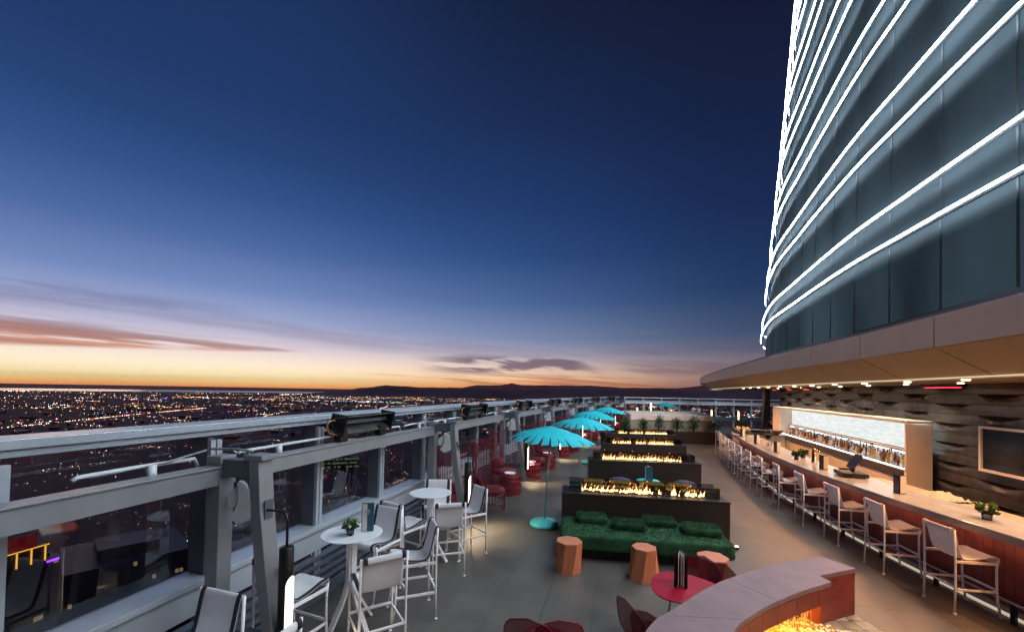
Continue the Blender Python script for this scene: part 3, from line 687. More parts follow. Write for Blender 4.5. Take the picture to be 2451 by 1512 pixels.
# bar tables
def bar_table():
    t_ = thing('bar_table', 'x', 'bar table', (0, 0, 0), 0, 'white round bar tables')
    mb = MB(); mb.smooth = False; mb.lathe([(.322, 1.038), (.327, 1.041), (.327, 1.047), (.322, 1.05)], (0, 0, 0), 64); mb.build('tabletop', 'table_white', t_)
    for k in range(4):
        a = pi/4+k*pi/2+.25; pf = [(.035, 1.035), (.033, .62), (.04, .5), (.07, .40), (.12, .28), (.29, 0)]
        mb = MB(); mb.loft([[((r+q)*cos(a)-w*sin(a), (r+q)*sin(a)+w*cos(a), z) for q, w in ((-.018, -.03), (.018, -.03), (.018, .03), (-.018, .03))] for r, z in reversed(pf)], True, True)
        mb.build('leg', 'white_paint', t_, bevel=.004)
    mb = MB(); mb.lathe([(.12, 1.02), (.12, 1.036)], (0, 0, 0), 16); mb.build('mount', 'white_paint', t_)
    return t_
b0 = bar_table(); b0.location = (-1.77, 4.66, 0); b0['label'] = 'white round bar table with flowers and a teal menu on it'
o = dup(b0, (-1.25, 6.51, 0), .3, 'bare white round bar table farther along the glass wall')

# ------------------------------------------------------------------ small plants, menus
def leafy(mb, c, n, rad, h, rng, size=.05, up_=.5):
    for i in range(n):
        a = rng.uniform(0, 2*pi); r = rad*math.sqrt(rng.random()); z = rng.uniform(0, h)
        p = Vector((c[0]+r*cos(a), c[1]+r*sin(a), c[2]+z)); d = Vector((cos(a)*rng.uniform(.3, 1), sin(a)*rng.uniform(.3, 1), rng.uniform(-.2, up_*2))).normalized()
        s_ = d.cross(Vector((rng.uniform(-1, 1), rng.uniform(-1, 1), rng.uniform(-.3, 1)))).normalized(); l = size*rng.uniform(.6, 1.4); w = l*.3
        mb.add([p, p+d*l*.5+s_*w, p+d*l, p+d*l*.5-s_*w], [(0, 1, 2, 3)])
def flower_pot(x, y, z, label, k=1.0, seed=1, flowers=True):
    t_ = thing('flower_pot', label, 'plant', (x, y, z)); rng = random.Random(seed)
    mb = MB(); mb.smooth = True; mb.lathe([(.001, .001), (.034*k, .001), (.036*k, .07*k), (.031*k, .07*k), (.03*k, .055*k), (.001, .055*k)], (0, 0, 0), 16, False); mb.build('pot', 'dark_stone' if not flowers else 'smoked', t_)
    mb = MB(); mb.cur = 0; leafy(mb, (0, 0, .06*k), 200, .055*k, .05*k, rng, .032*k, .5); mb.cur = 1; leafy(mb, (0, 0, .07*k), 110, .05*k, .06*k, rng, .034*k, .7); mb.build('foliage', ['leaf', 'leaf_light'], t_)
    if flowers:
        mb = MB(); mb.smooth = True
        for i in range(14):
            a = rng.uniform(0, 6.28); r = rng.uniform(.02, .062)*k
            mb.lathe([(.001, -.014*k), (.012*k, -.008*k), (.015*k, .002), (.009*k, .012*k), (.001, .014*k)], (r*cos(a), r*sin(a), (.075+rng.uniform(0, .045))*k), 8, False)
        mb.build('blossom', 'petal', t_)
    return t_
flower_pot(-1.76, 4.58, 1.05, 'small pot of white flowers on first bar table', 1.15, 3)
flower_pot(6.38, 5.50, 1.1, 'small pot of pale flowers at near end of the bar counter', 1.5, 5)
flower_pot(7.17, 10.3, 1.1, 'little green potted plant on the bar beside the beer tap', 1.5, 6, False)
flower_pot(7.55, 10.6, 1.1, 'dark leafy potted plant on the bar behind the beer tap', 1.6, 7, False)
def menu(x, y, z, rz, label, cover='menu_navy', h=.33, w=.14, open_=.07, emblem=False):
    t_ = thing('menu', label, 'menu', (x, y, z), rz)
    mb = MB()
    for sx_ in (-1, 1): mb.bar((-w/2, 0, h/2), (w/2, sx_*open_, h/2), h, .006, (sx_*.3, -1, 0)) if False else None
    for sx_ in ((1,) if cover == 'menu_navy' else (-1, 1)):
        mb.loft([[(-w/2, -.003*sx_, z_), (-w/2, .003, z_), (w/2, sx_*open_+.004, z_), (w/2, sx_*open_-.004, z_)] for z_ in (0, h)], True, True)
    mb.build('cover', cover, t_)
    if cover == 'menu_navy':
        m2_ = MB(); m2_.loft([[(-w/2, -.003, z_), (-w/2, .003, z_), (w/2, -open_+.004, z_), (w/2, -open_-.004, z_)] for z_ in (0, h)], True, True); m2_.build('back_cover', 'black_plastic', t_)
        m3_ = MB(); m3_.loft([[(-w/2+.012, -.012, z_), (-w/2+.012, -.009, z_), (w/2-.01, -open_-.001, z_), (w/2-.01, -open_-.006, z_)] for z_ in (.012, h-.012)], True, True); m3_.build('front_page', 'paper', t_)
    mb = MB()
    for q in (-.4, .1, .5): mb.loft([[(-w/2+.008, q*.01-.001, z_), (-w/2+.008, q*.01+.001, z_), (w/2-.004, q*open_+.002, z_), (w/2-.004, q*open_-.002, z_)] for z_ in (.006, h-.01)], True, True)
    mb.build('page', 'paper', t_)
    if emblem:
        mb = MB(); y0 = -open_/2-.008
        def Q(u, v): return (u, -(u+w/2)/w*open_-.0065, v)
        n = 8; vs = [Q(.028*cos(pi*i/n), .225+.028*sin(pi*i/n)) for i in range(n+1)]; mb.add(vs, [tuple(range(n+1))])
        for k, (a0, a1) in enumerate(((-.034, .034), (-.026, .026), (-.016, .016))): mb.add([Q(a0, .214-.012*k), Q(a1, .214-.012*k), Q(a1, .219-.012*k), Q(a0, .219-.012*k)], [(0, 1, 2, 3)])
        mb.build('emblem', 'counter', t_)
menu(-1.62, 4.72, 1.05, radians(6), 'tall teal menu standing on first bar table', 'menu_teal', .32, .135, .012, True)

# ------------------------------------------------------------------ red wire lounge furniture along the wall
def lounge_chair():
    t_ = thing('wire_lounge_chair', 'x', 'lounge chair', (0, 0, 0), 0, 'high backed red wire lounge chairs')
    mb = MB(); n = 34
    for i in range(n):
        a = 2*pi*i/n; mb.tube([(.36*cos(a), .36*sin(a), .0), (.36*cos(a), .36*sin(a), .38)], .0045, 4, False)
    for z in (.006, .19, .38): mb.tube([(.36*cos(2*pi*i/28), .36*sin(2*pi*i/28), z) for i in range(29)], .007, 5, False)
    mb.build('base', 'red_wire', t_)
    mb = MB(); n = 26
    for i in range(n):
        a = radians(-205+230*i/(n-1)); mb.tube([(r*cos(a), r*sin(a), z) for r, z in ((.36, .38), (.385, .8), (.41, 1.2), (.44, 1.52))], .0045, 4, False)
    for z, r in ((.8, .385), (1.2, .41), (1.52, .44)): mb.tube([(r*cos(radians(-205+230*i/22)), r*sin(radians(-205+230*i/22)), z) for i in range(23)], .008 if z > 1.5 else .005, 5, False)
    mb.build('high_back', 'red_wire', t_)
    mb = MB(); mb.smooth = True; mb.sheet([[(r*cos(radians(-205+230*i/22)), r*sin(radians(-205+230*i/22)), z) for i in range(23)] for z, r in ((.38, .357), (.8, .382), (1.2, .407), (1.52, .437))]); mb.build('back_mesh', 'red_shade', t_)
    mb = MB(); mb.smooth = True; mb.lathe([(.001, .385), (.33, .385), (.35, .41), (.35, .45), (.32, .475), (.001, .48)], (0, 0, 0), 24, False); mb.build('seat_cushion', 'red_cushion', t_)
    mb = MB(); mb.smooth = True; mb.rbox((0, -.25, .60), (.42, .12, .24), .05); mb.build('back_cushion', 'red_cushion', t_)
    return t_
def drum():
    t_ = thing('drum_table', 'x', 'side table', (0, 0, 0), 0, 'red drum side tables')
    mb = MB(); mb.smooth = True; mb.lathe([(.27, .0), (.28, .03), (.28, .46), (.27, .49), (.001, .495)], (0, 0, 0), 28, False)
    mb.build('drum', 'red_mesh', t_)
    mb = MB()
    for i in range(26):
        a = 2*pi*i/26; mb.tube([(.284*cos(a), .284*sin(a), .0), (.284*cos(a), .284*sin(a), .48)], .004, 4, False)
    for z in (.01, .2, .38, .48): mb.tube([(.285*cos(2*pi*i/28), .285*sin(2*pi*i/28), z) for i in range(29)], .007, 5, False)
    mb.build('wire_cage', 'red_wire', t_)
    mb = MB(); mb.smooth = True; mb.lathe([(.001, .497), (.12, .497), (.15, .55), (.145, .555), (.11, .51), (.001, .51)], (0, 0, 0), 20, False); mb.build('bowl', 'white_paint', t_)
    return t_
lc = lounge_chair(); dr = drum(); first_c = first_d = True; nc = ndr = 0
words = ['first', 'second', 'third', 'fourth', 'fifth', 'sixth', 'seventh', 'eighth', 'ninth', 'tenth', 'eleventh', 'twelfth', 'thirteenth', 'fourteenth', 'fifteenth', 'sixteenth', 'last but one', 'last']
lay = [('c', 4.85, -.10, 150), ('c', 5.85, .28, 60), ('d', 7.3, .32, 0), ('c', 8.1, -.12, 120)]
for k in range(2, 7):
    lay += [('d', SP*k+.25, .38, 0), ('c', SP*k+1.35, .2, 70), ('d', SP*k+2.15, .42, 0), ('c', SP*k+3.25, .05, 110)]
for kd, s, t_, an in lay:
    if s > 31: continue
    rz = RZ(s)-radians(an)
    if kd == 'c':
        o = lc if nc == 0 else dup(lc, (0, 0, 0)); o['label'] = '%s high backed red wire chair counting from the white bar tables' % words[nc]; nc += 1
    else:
        o = dr if ndr == 0 else dup(dr, (0, 0, 0)); o['label'] = '%s red drum table with white bowl counting from the white bar tables' % words[ndr]; ndr += 1
    o.location = P(s, t_); o.rotation_euler = (0, 0, rz)

# ------------------------------------------------------------------ blue umbrellas
def umbrella():
    t_ = thing('umbrella', 'x', 'umbrella', (0, 0, 0), 0, 'blue slit edged umbrellas')
    mb = MB(); mb.smooth = True; mb.lathe([(.001, 0), (.25, 0), (.285, .03), (.285, .07), (.25, .105), (.06, .125), (.04, .15), (.001, .15)], (0, 0, 0), 40, False); mb.build('base', 'teal', t_)
    tp = Vector((.10, -.03, 1.93)); mb = MB(); mb.smooth = True; mb.tube([(0, 0, .12), tp], .017, 10); mb.build('pole', 'pole_teal', t_)
    ax = tp.normalized()
    mb = MB(); n = 28
    for layer in (0, 1):
        for i in range(n):
            a = 2*pi*(i+.5*layer)/n; hw = pi/n*(1.0)
            prof = [(.03, .05), (.30, -.01), (.56, -.09)]
            rows = []
            for r, z in prof: rows.append([(r*cos(a-hw), r*sin(a-hw), z-.004*layer), (r*cos(a+hw), r*sin(a+hw), z-.004*layer+.006)])
            tw = hw*(.70 if layer == 0 else .25); rr = .86 if i % 2 else .82
            if layer == 0:
                rows.append([(rr*cos(a-tw), rr*sin(a-tw), -.235), (rr*cos(a+tw), rr*sin(a+tw), -.215)])
                mb.sheet([[tuple(tp+Vector(q)+Vector((q[0]*0, 0, -q[0]*.05))) for q in r_] for r_ in rows])
    mb.build('canopy', 'teal_cloth', t_, solid=.003)
    for i in range(7):
        a = 2*pi*i/7; mb = MB(); mb.tube([tuple(tp+Vector((.03*cos(a), .03*sin(a), -.0))), tuple(tp+Vector((.40*cos(a), .40*sin(a), -.07-.02*cos(a)))), tuple(tp+Vector((.78*cos(a), .78*sin(a), -.23-.04*cos(a))))], .005, 5); mb.build('rib', 'pole_teal', t_)
    mb = MB(); mb.smooth = True; mb.lathe([(.03, 0), (.03, .04), (.01, .06)], tuple(tp), 10); mb.build('finial', 'teal', t_)
    return t_
u0 = umbrella()
for i, (x, y, rz, lb) in enumerate(((.70, 8.22, 0, 'nearest blue umbrella with its round base by the green daybed'), (1.86, 11.3, .4, 'second blue umbrella, over the left end of second fire pit'), (2.95, 15.3, .2, 'third blue umbrella, beside third fire pit'), (4.45, 19.3, .5, 'fourth blue umbrella, just before the beige box'), (11.2, 30.0, .3, 'small far blue umbrella beyond the beige box'))):
    o = u0 if i == 0 else dup(u0, (0, 0, 0)); o.location = (x, y, 0); o.rotation_euler = (0, 0, rz); o['label'] = lb

# ------------------------------------------------------------------ fire pits
def fire_pit(x0, y0, x1, y1, label, seed, guard=.20, h=.8, glow=True):
    dx, dy = x1-x0, y1-y0; Ln = hypot(dx, dy); rz = atan2(dy, dx)
    t_ = thing('fire_pit', label, 'fire pit', (x0, y0, 0), rz, 'long black fire pits in a row')
    dp = .62
    mb = MB(); mb.box((Ln/2, dp/2, h/2-.01), (Ln, dp, h-.02)); mb.build('base', 'granite_black', t_, bevel=.004)
    mb = MB()   # rim of the top round the burner trough
    mb.box((Ln/2, .06, h-.005), (Ln+.01, .14, .03)); mb.box((Ln/2, dp-.06, h-.005), (Ln+.01, .14, .03)); mb.box((.12, dp/2, h-.005), (.24, dp-.26, .03)); mb.box((Ln-.12, dp/2, h-.005), (.24, dp-.26, .03)); mb.build('coping', 'granite_black', t_, bevel=.003)
    rng = random.Random(seed); mb = MB(); mb.smooth = False
    for i in range(260):
        a = rng.uniform(.27, Ln-.27); b_ = rng.uniform(.17, dp-.17); r = rng.uniform(.012, .028)
        mb.lathe([(.001, -r*.6), (r, 0), (.001, r*.7)], (a, b_, h-.004), 5, False)
    q = mb.build('lava_rock', 'black_metal', t_); q['kind'] = 'stuff'
    mb = MB(); mb.smooth = True; x = .36
    while x < Ln-.34:
        x += rng.uniform(.012, .05)
        if rng.random() < .07: x += rng.uniform(.05, .16)
        if x > Ln-.34: break
        fh = rng.choice((.035, .05, .07, .09, .12))*rng.uniform(.7, 1.5); w = rng.uniform(.007, .014)+fh*.07; lx = rng.uniform(-.25, .45)*fh; yy = dp/2+rng.uniform(-.06, .06); ph = rng.uniform(0, 6)
        pts = []; rs = []
        for k in range(7):
            u = k/6; pts.append((x+lx*u*u+.008*sin(ph+u*6)*u, yy+.008*cos(ph+u*5)*u, h+.008+fh*u)); rs.append(w*max(.04, (1-u)**.8*(1.15 if 0 < k < 3 else .8)))
        mb.tube(pts, .01, 6, True, rs)
        if rng.random() < .35:      # torn-off tongue
            zz = h+.02+fh*rng.uniform(1.05, 1.4); mb.tube([(x+lx*1.2, yy, zz), (x+lx*1.2+.004, yy, zz+.015), (x+lx*1.3+.012, yy, zz+.04)], .005, 5, True, [.001, .006, .001])
    q = mb.build('flames', 'flame', t_); q['kind'] = 'stuff'
    mb = MB(); gx0, gx1, gy0, gy1 = .13, Ln-.13, .13, dp-.13; z0, z1 = h+.012, h+guard
    for a, b_ in (((gx0, gy0), (gx1, gy0)), ((gx1, gy0), (gx1, gy1)), ((gx1, gy1), (gx0, gy1)), ((gx0, gy1), (gx0, gy0))):
        mb.add([(a[0], a[1], z0), (b_[0], b_[1], z0), (b_[0], b_[1], z1), (a[0], a[1], z1)], [(0, 1, 2, 3)])
    mb.build('glass_guard', 'smoked', t_)
    mb = MB()
    for a, b_ in (((gx0, gy0), (gx1, gy0)), ((gx1, gy1), (gx0, gy1))): mb.bar((a[0], a[1], z1+.003), (b_[0], b_[1], z1+.003), .008, .006)
    mb.build('guard_edge', 'black_metal', t_)
    return t_
fire_pit(.97, 7.64, 3.87, 7.21, 'nearest black fire pit with glass guard behind the green daybed', 1)
fire_pit(2.18, 11.34, 5.14, 11.04, 'second black fire pit, beyond the dark blue ottomans', 2)
fire_pit(3.38, 14.96, 6.33, 14.76, 'third black fire pit from the front', 3)
fire_pit(4.58, 18.61, 7.50, 18.5, 'farthest black fire pit, before the planter', 4)
# low lamp tucked by the first pit's right end
sl = thing('floor_light', 'small warm floor light at the right end of nearest fire pit', 'floor light', (3.98, 7.2, 0))
mb = MB(); mb.lathe([(.04, 0), (.04, .04), (.03, .05)], (0, 0, 0), 12); mb.build('housing', 'black_metal', sl)
mb = MB(); mb.lathe([(.028, .05), (.02, .056)], (0, 0, 0), 12); mb.build('lens', 'down_warm', sl)

# green fur daybed and cushions
def furry(name, mats, parent, c, d, rz, r, n, ln, seed, sag=0):
    mb = MB(); mb.smooth = True; mb.rbox(c, d, r, rz, 4); rng = random.Random(seed); cr_, sr_ = cos(rz), sin(rz); x, y, z = d[0]/2, d[1]/2, d[2]/2
    mb.smooth = False
    for i in range(n):
        u = rng.random()
        if u < .6: p = (rng.uniform(-x, x)*.98, rng.uniform(-y, y)*.98, z); nn = (0, 0, 1)
        elif u < .85: p = (rng.uniform(-x, x)*.98, -y, rng.uniform(-z, z)); nn = (0, -1, -.4)
        else: sg = rng.choice((-1, 1)); p = (sg*x, rng.uniform(-y, y)*.98, rng.uniform(-z, z)); nn = (sg, 0, -.4)
        p = Vector(p); e = Vector((max(abs(p.x)-(x-r), 0), max(abs(p.y)-(y-r), 0), max(abs(p.z)-(z-r), 0)))
        if e.length > r and e.length > 0:
            k = (e.length-r); p -= Vector((math.copysign(e.x, p.x), math.copysign(e.y, p.y), math.copysign(e.z, p.z))).normalized()*k
        dd = (Vector(nn)+Vector((rng.gauss(0, .6), rng.gauss(0, .6), rng.gauss(0, .5)))).normalized(); s_ = dd.orthogonal().normalized(); s_.rotate(Matrix.Rotation(rng.uniform(0, 6.28), 3, dd)); l = ln*rng.uniform(.5, 1.3)
        mb.cur = 1 if rng.random() < .4 else 0
        q = [p-s_*.003, p+s_*.003, p+dd*l]
        mb.add([(v.x*cr_-v.y*sr_+c[0], v.x*sr_+v.y*cr_+c[1], v.z+c[2]) for v in q], [(0, 1, 2)])
    return mb.build(name, mats, parent)
rzs = atan2(7.21-7.64, 3.87-.97)
db = thing('daybed', 'long shaggy green daybed in front of nearest fire pit', 'daybed', (2.20, 6.87, 0), rzs)
furry('fur_mattress', ['fur_green', 'fur_green_dark'], db, (0, 0, .30), (2.62, .95, .26), 0, .07, 34000, .024, 5)
mb = MB(); mb.box((0, .02, .085), (2.5, .7, .16)); mb.build('plinth', 'black_metal', db)
cu = None
for i, (u, v, w, d_, a, m_) in enumerate(((-.88, .22, .52, .34, .04, 0), (-.28, -.02, .54, .34, -.05, 1), (.26, .26, .54, .32, .02, 1), (.86, -.02, .58, .38, -.06, 0))):
    x = 2.28+u*cos(rzs)-v*sin(rzs); y = 6.86+u*sin(rzs)+v*cos(rzs)
    t_ = thing('cushion', ['light green fur cushion at left end of the daybed', 'dark green fur cushion at the daybed front, second from left', 'dark green fur cushion against the fire pit, third from left', 'grey green fur cushion at right end of the daybed'][i], 'cushion', (x, y, .435), rzs+a, 'fur cushions on the daybed')
    furry('fur_cover', ['fur_green', 'fur_green_dark'] if not m_ else ['fur_green_dark', 'fur_green'], t_, (0, 0, .06), (w, d_, .13), 0, .055, 6500, .02, 30+i)

# wooden stump stools
def stump(x, y, rz, label, k0, k1, h=.45, sides=7):
    t_ = thing('wood_stool', label, 'stool', (x, y, 0), rz, 'faceted wooden stools by the daybed')
    mb = MB(); rb = [(k0*.2*cos(2*pi*i/sides+.2), k0*.2*sin(2*pi*i/sides+.2), 0) for i in range(sides)]; rtp = [(k1*.2*cos(2*pi*(i+.35)/sides+.2), k1*.2*sin(2*pi*(i+.35)/sides+.2), h-.012) for i in range(sides)]
    mb.loft([rb, rtp], True, True); mb.build('block', 'wood_orange', t_, bevel=.004)
    mb = MB(); mb.loft([[(p[0], p[1], h-.0115) for p in rtp], [(p[0]*.985, p[1]*.985, h) for p in rtp]], True, True); mb.build('seat', 'wood_orange_top', t_)
stump(.91, 6.22, .2, 'orange wooden stool at the left corner of the green daybed', .95, 1.0)
stump(1.98, 6.02, .5, 'orange wooden stool wider at its foot, middle of the three', 1.13, .90)
stump(2.83, 5.72, .1, 'orange wooden stool behind the red table, rightmost of three', .98, 1.05)

# seating behind the first pit
for i, (x, y) in enumerate(((1.75, 8.62), (2.30, 8.55), (2.92, 8.45), (3.45, 8.38))):
    t_ = thing('sofa_cushion', ['leftmost mustard cushion seen through the fire pit glass', 'second mustard cushion from left behind the fire pit glass', 'third mustard cushion from left behind the fire pit glass', 'rightmost mustard cushion seen through the fire pit glass'][i], 'cushion', (x, y, .40), rzs, 'mustard cushions behind nearest fire pit')
    mb = MB(); mb.smooth = True; mb.rbox((0, 0, .24), (.50, .18, .46), .085, 0, 4); mb.build('cover', 'mustard', t_)
t_ = thing('sofa', 'low dark sofa behind nearest fire pit, mostly hidden', 'sofa', (2.62, 8.75, 0), rzs)
mb = MB(); mb.rbox((0, 0, .20), (2.6, .85, .38), .04); mb.build('seat', 'navy_cloth', t_)
for i, (x, y) in enumerate(((2.82, 10.55), (4.38, 10.30))):
    t_ = thing('ottoman', ['round dark blue ottoman left of the small blue table', 'round dark blue ottoman right of the small blue table'][i], 'ottoman', (x, y, 0), 0, 'round blue ottomans')
    mb = MB(); mb.smooth = True; mb.lathe([(.001, 0), (.24, 0), (.30, .06), (.31, .28), (.27, .46), (.15, .50), (.001, .505)], (0, 0, 0), 28, False); mb.build('cover', 'navy_cloth', t_)
t_ = thing('side_table', 'small round bright blue table between the ottomans', 'side table', (3.46, 10.30, 0))
mb = MB(); mb.smooth = True; mb.lathe([(.001, .48), (.27, .48), (.28, .49), (.27, .5), (.001, .5)], (0, 0, 0), 36, False); mb.build('tabletop', 'teal', t_)
mb = MB(); mb.smooth = True; mb.lathe([(.2, 0), (.18, .02), (.19, .478)], (0, 0, 0), 28, True); mb.build('pedestal', 'teal', t_)
menu(3.44, 10.28, .5, .3, 'dark menu standing on the small round blue table', 'menu_teal', .36, .15, .1)

# ------------------------------------------------------------------ red table and mesh chairs in the foreground
t_ = thing('red_table', 'red table with rounded triangular top beside the curved stone bench', 'table', (1.80, 4.18, 0), .2)
pl = []
for i in range(60):
    a = 2*pi*i/60; r = .335*(1+.075*cos(3*(a-1.57))); pl.append((r*cos(a)*1.08, r*sin(a)))
mb = MB(); mb.prism(pl, .73, .742); mb.build('tabletop', 'red_paint', t_, bevel=.003)
mb = MB(); mb.smooth = True; mb.lathe([(.20, 0), (.20, .012), (.05, .03), (.045, .70), (.1, .728)], (0, 0, 0), 24); mb.build('pedestal', 'red_paint', t_)
menu(1.76, 4.22, .742, radians(-108), 'open black menu with white pages on the red table', 'black_plastic', .34, .13, .06)
def mesh_chair():
    t_ = thing('mesh_chair', 'x', 'chair', (0, 0, 0), 0, 'red mesh armchairs with petal shaped backs')
    # two overlapping petals for the back, a round mesh seat, bent wire legs
    for sg in (-1, 1):
        rows = []; rim = []
        for j in range(9):
            v = j/8; row = []
            for i in range(9):
                u = i/8*2-1; w = .21*math.sqrt(max(0, 1-(abs(v*2-1))**2.6))*(1.0)
                x = sg*.13+u*w; z = .44+.36*v; y = -.23+.10*(x*x)/.04*.35-.05*v
                row.append((x, y+.02*sg*.3, z))
            rows.append(row); 
        mb = MB(); mb.smooth = True; mb.sheet(rows)
        mb.build('back_petal', 'red_mesh', t_, solid=.003)
        mb = MB(); mb.smooth = True; mb.tube([r_[0] for r_ in rows]+[r_[-1] for r_ in reversed(rows)]+[rows[0][0]], .006, 6); mb.build('back_rim', 'red_wire', t_)
    mb = MB(); mb.smooth = True; mb.lathe([(.001, .425), (.15, .432), (.22, .45), (.235, .462)], (0, 0, 0), 28, False); mb.build('seat', 'red_mesh', t_, solid=.003)
    mb = MB(); mb.smooth = True; mb.tube([(.236*cos(2*pi*i/24), .236*sin(2*pi*i/24), .462) for i in range(25)], .007, 6); mb.build('seat_rim', 'red_wire', t_)
    for sx_ in (-1, 1):
        mb = MB(); mb.smooth = True; mb.tube([(sx_*.26, .24, .0), (sx_*.235, .18, .40), (sx_*.22, .1, .44), (sx_*.22, -.1, .44), (sx_*.235, -.2, .40), (sx_*.26, -.27, 0)], .008, 7); mb.build('leg', 'red_wire', t_)
    return t_
m0 = mesh_chair()
for i, (x, y, rz, lb) in enumerate(((.33, 3.70, -.1, 'red mesh chair cut by the bottom edge, back towards us'), (1.38, 3.82, -1.06, 'red mesh chair tucked between red table and stone bench'), (2.14, 4.60, 2.1, 'red mesh chair behind the red table against the bench'))):
    o = m0 if i == 0 else dup(m0, (0, 0, 0)); o.location = (x, y, 0); o.rotation_euler = (0, 0, rz); o['label'] = lb

# ------------------------------------------------------------------ curved stone bench with waterfall and pool
K_ = .828
outer = [(x*K_, y*K_) for x, y in [(.75, 2.9), (1.02, 3.4), (1.37, 3.89), (1.62, 4.10), (2.41, 4.73), (3.40, 5.26), (4.21, 5.55)]]
inner = [(x*K_, y*K_) for x, y in [(1.45, 2.6), (1.72, 3.2), (2.05, 3.75), (2.40, 4.05), (2.76, 4.29), (3.25, 4.56), (3.76, 4.80)]]
bn = thing('stone_bench', 'curved pink stone bench top over a lit waterfall', 'bench', (2.0, 3.7, 0))
co = curve_pts(outer, 36); ci = curve_pts(inner, 36)
mb = MB(); cuts = [0, 8, 16, 25, len(co)-1]
for a, b_ in zip(cuts, cuts[1:]):
    mb.prism(co[a:b_+1]+([(4.37*K_, 5.19*K_), (3.74*K_, 4.96*K_)] if b_ == len(co)-1 else [])+list(reversed(ci[a:b_+1])), .872, .92)
mb.build('top_slab', 'bench_stone', bn, True, bevel=.006)
mb = MB()
oi = offset(ci, -.10)
rng = random.Random(2)
for i in range(1, len(ci)-1, 4):      # hanging fascia tiles of the inner edge
    a, b_ = ci[i], ci[min(i+4, len(ci)-1)]; a2, b2 = oi[i], oi[min(i+4, len(ci)-1)]
    f_ = .012; ax_, bx_ = [(a[j]+(b_[j]-a[j])*f_, b_[j]-(b_[j]-a[j])*f_) for j in (0, 1)], None
    A1, B1 = (ax_[0][0], ax_[1][0]), (ax_[0][1], ax_[1][1])
    cx_, cy_ = [(a2[j]+(b2[j]-a2[j])*f_, b2[j]-(b2[j]-a2[j])*f_) for j in (0, 1)]
    A2, B2 = (cx_[0], cy_[0]), (cx_[1], cy_[1])
    mb.loft([[(*A1, .72), (*B1, .72), (*B2, .72), (*A2, .72)], [(*A1, .87), (*B1, .87), (*B2, .87), (*A2, .87)]], True, True)
mb.build('inner_fascia', 'red_tile', bn, True)
mb = MB(); oo = offset(co, .02); o2 = offset(co, .16)
mb.loft([[(*a, 0), (*b_, 0), (*b_, .87), (*a, .87)] for a, b_ in zip(oo, o2)], True, True); mb.build('outer_wall', 'red_tile', bn, True)
mb = MB(); mb.prism([(x*K_, y*K_) for x, y in [(4.21, 5.53), (4.35, 5.18), (3.75, 4.95), (3.60, 5.25)]], 0, .87); mb.build('end_pier', 'red_tile', bn, True)
# water threads
mb = MB(); ot = offset(ci, -.16)
for i in range(150):
    u = rng.uniform(0, len(ot)-2); k = int(u); f_ = u-k; x = ot[k][0]*(1-f_)+ot[k+1][0]*f_+rng.gauss(0, .012); y = ot[k][1]*(1-f_)+ot[k+1][1]*f_+rng.gauss(0, .012)
    mb.tube([(x, y, .80), (x+rng.gauss(0, .008), y, .62), (x+rng.gauss(0, .02), y, .44)], .0028, 4)
q = mb.build('water_curtain', 'water_thread', bn, True); q['kind'] = 'stuff'
mb = MB(); mb.smooth = True; mb.tube([(p[0], p[1], .80) for p in offset(ci, -.24)[:-1]], .012, 6); mb.build('light_tube', 'pool_lamp', bn, True)
pw = structure(MB.build.__get__((lambda m_: (m_.prism([(1.0, 2.1)]+[p for p in offset(ci, -.28)]+[(3.25, 4.26), (3.28, 3.95), (3.3, 3.4), (3.3, 2.6), (2.9, 1.9)], .3, .44), m_)[1])(MB()))('pool_water', 'pool_water'))
mb = MB(); mb.smooth = True; rng = random.Random(3)   # foam where the water falls
ff = offset(ci, .06)
for i in range(2600):
    u = rng.uniform(0, len(ff)-1.01); k = int(u); x = ff[k][0]+rng.gauss(-.08, .14); y = ff[k][1]+rng.gauss(.05, .14); r = rng.uniform(.006, .02)
    mb.lathe([(.001, 0), (r, .002), (r*.7, r*.5), (.001, r*.7)], (x, y, .438), 6, False)
o = mb.build('foam', 'foam'); tag(o, 'white foam where the waterfall meets the pool', kind='stuff')
mb = MB(); mb.cur = 0; rng = random.Random(9)
pb = thing('pool_border', 'mosaic stone tile border at the right edge of the pool', 'pool border', (3.4, 3.6, 0))
mb = MB()
for i in range(16):
    for j in range(3):
        if j == 0 and i > 9: pass
        mb.cur = rng.choice((0, 0, 0, 1, 2, 2)); y = 4.25-i*.16; x = 3.22+j*.155+i*.012
        mb.box((x, y, .412), (.148, .152, .07), -.07)
mb.build('tile_field', ['pool_tile', 'pool_tile_dark', 'pool_tile_pale'], pb, True)
mb = MB(); mb.loft([[(3.14, 4.33, z), (3.61, 4.33, z), (3.82, 1.5, z), (3.36, 1.5, z)] for z in (0, .376)], True, True); mb.build('curb', 'dark_stone', pb, True)

# ------------------------------------------------------------------ the bar
bar_xy = curve_pts([(5.80, 1.2), (5.84, 3.2), (5.95, 5.0), (6.15, 7.0), (6.50, 9.0), (7.0, 11.0), (7.65, 13.0), (8.4, 15.0), (9.15, 17.1)], 64)
bar = thing('bar_counter', 'long curved bar counter with pale top and red tiled front', 'bar counter', (6.15, 7.0, 0))
mb = MB(); ribbon(mb, bar_xy, 0.002, .80, 1.082, 1.10); mb.build('countertop', 'counter', bar, True, bevel=.006)
mb = MB(); ribbon(mb, bar_xy, 0, .06, 1.0, 1.081); mb.build('edge_trim', 'counter_edge', bar, True)
mb = MB(); ribbon(mb, bar_xy, .80, .86, 1.00, 1.07); mb.build('back_edge', 'dark_stone', bar, True)
for i in range(2, len(bar_xy)-1, 1):     # tiled front, each tile column its own board in one mesh
    pass
mb = MB(); acc = 0; last = bar_xy[0]; fr_ = offset(bar_xy, .30); bk_ = offset(bar_xy, .36)
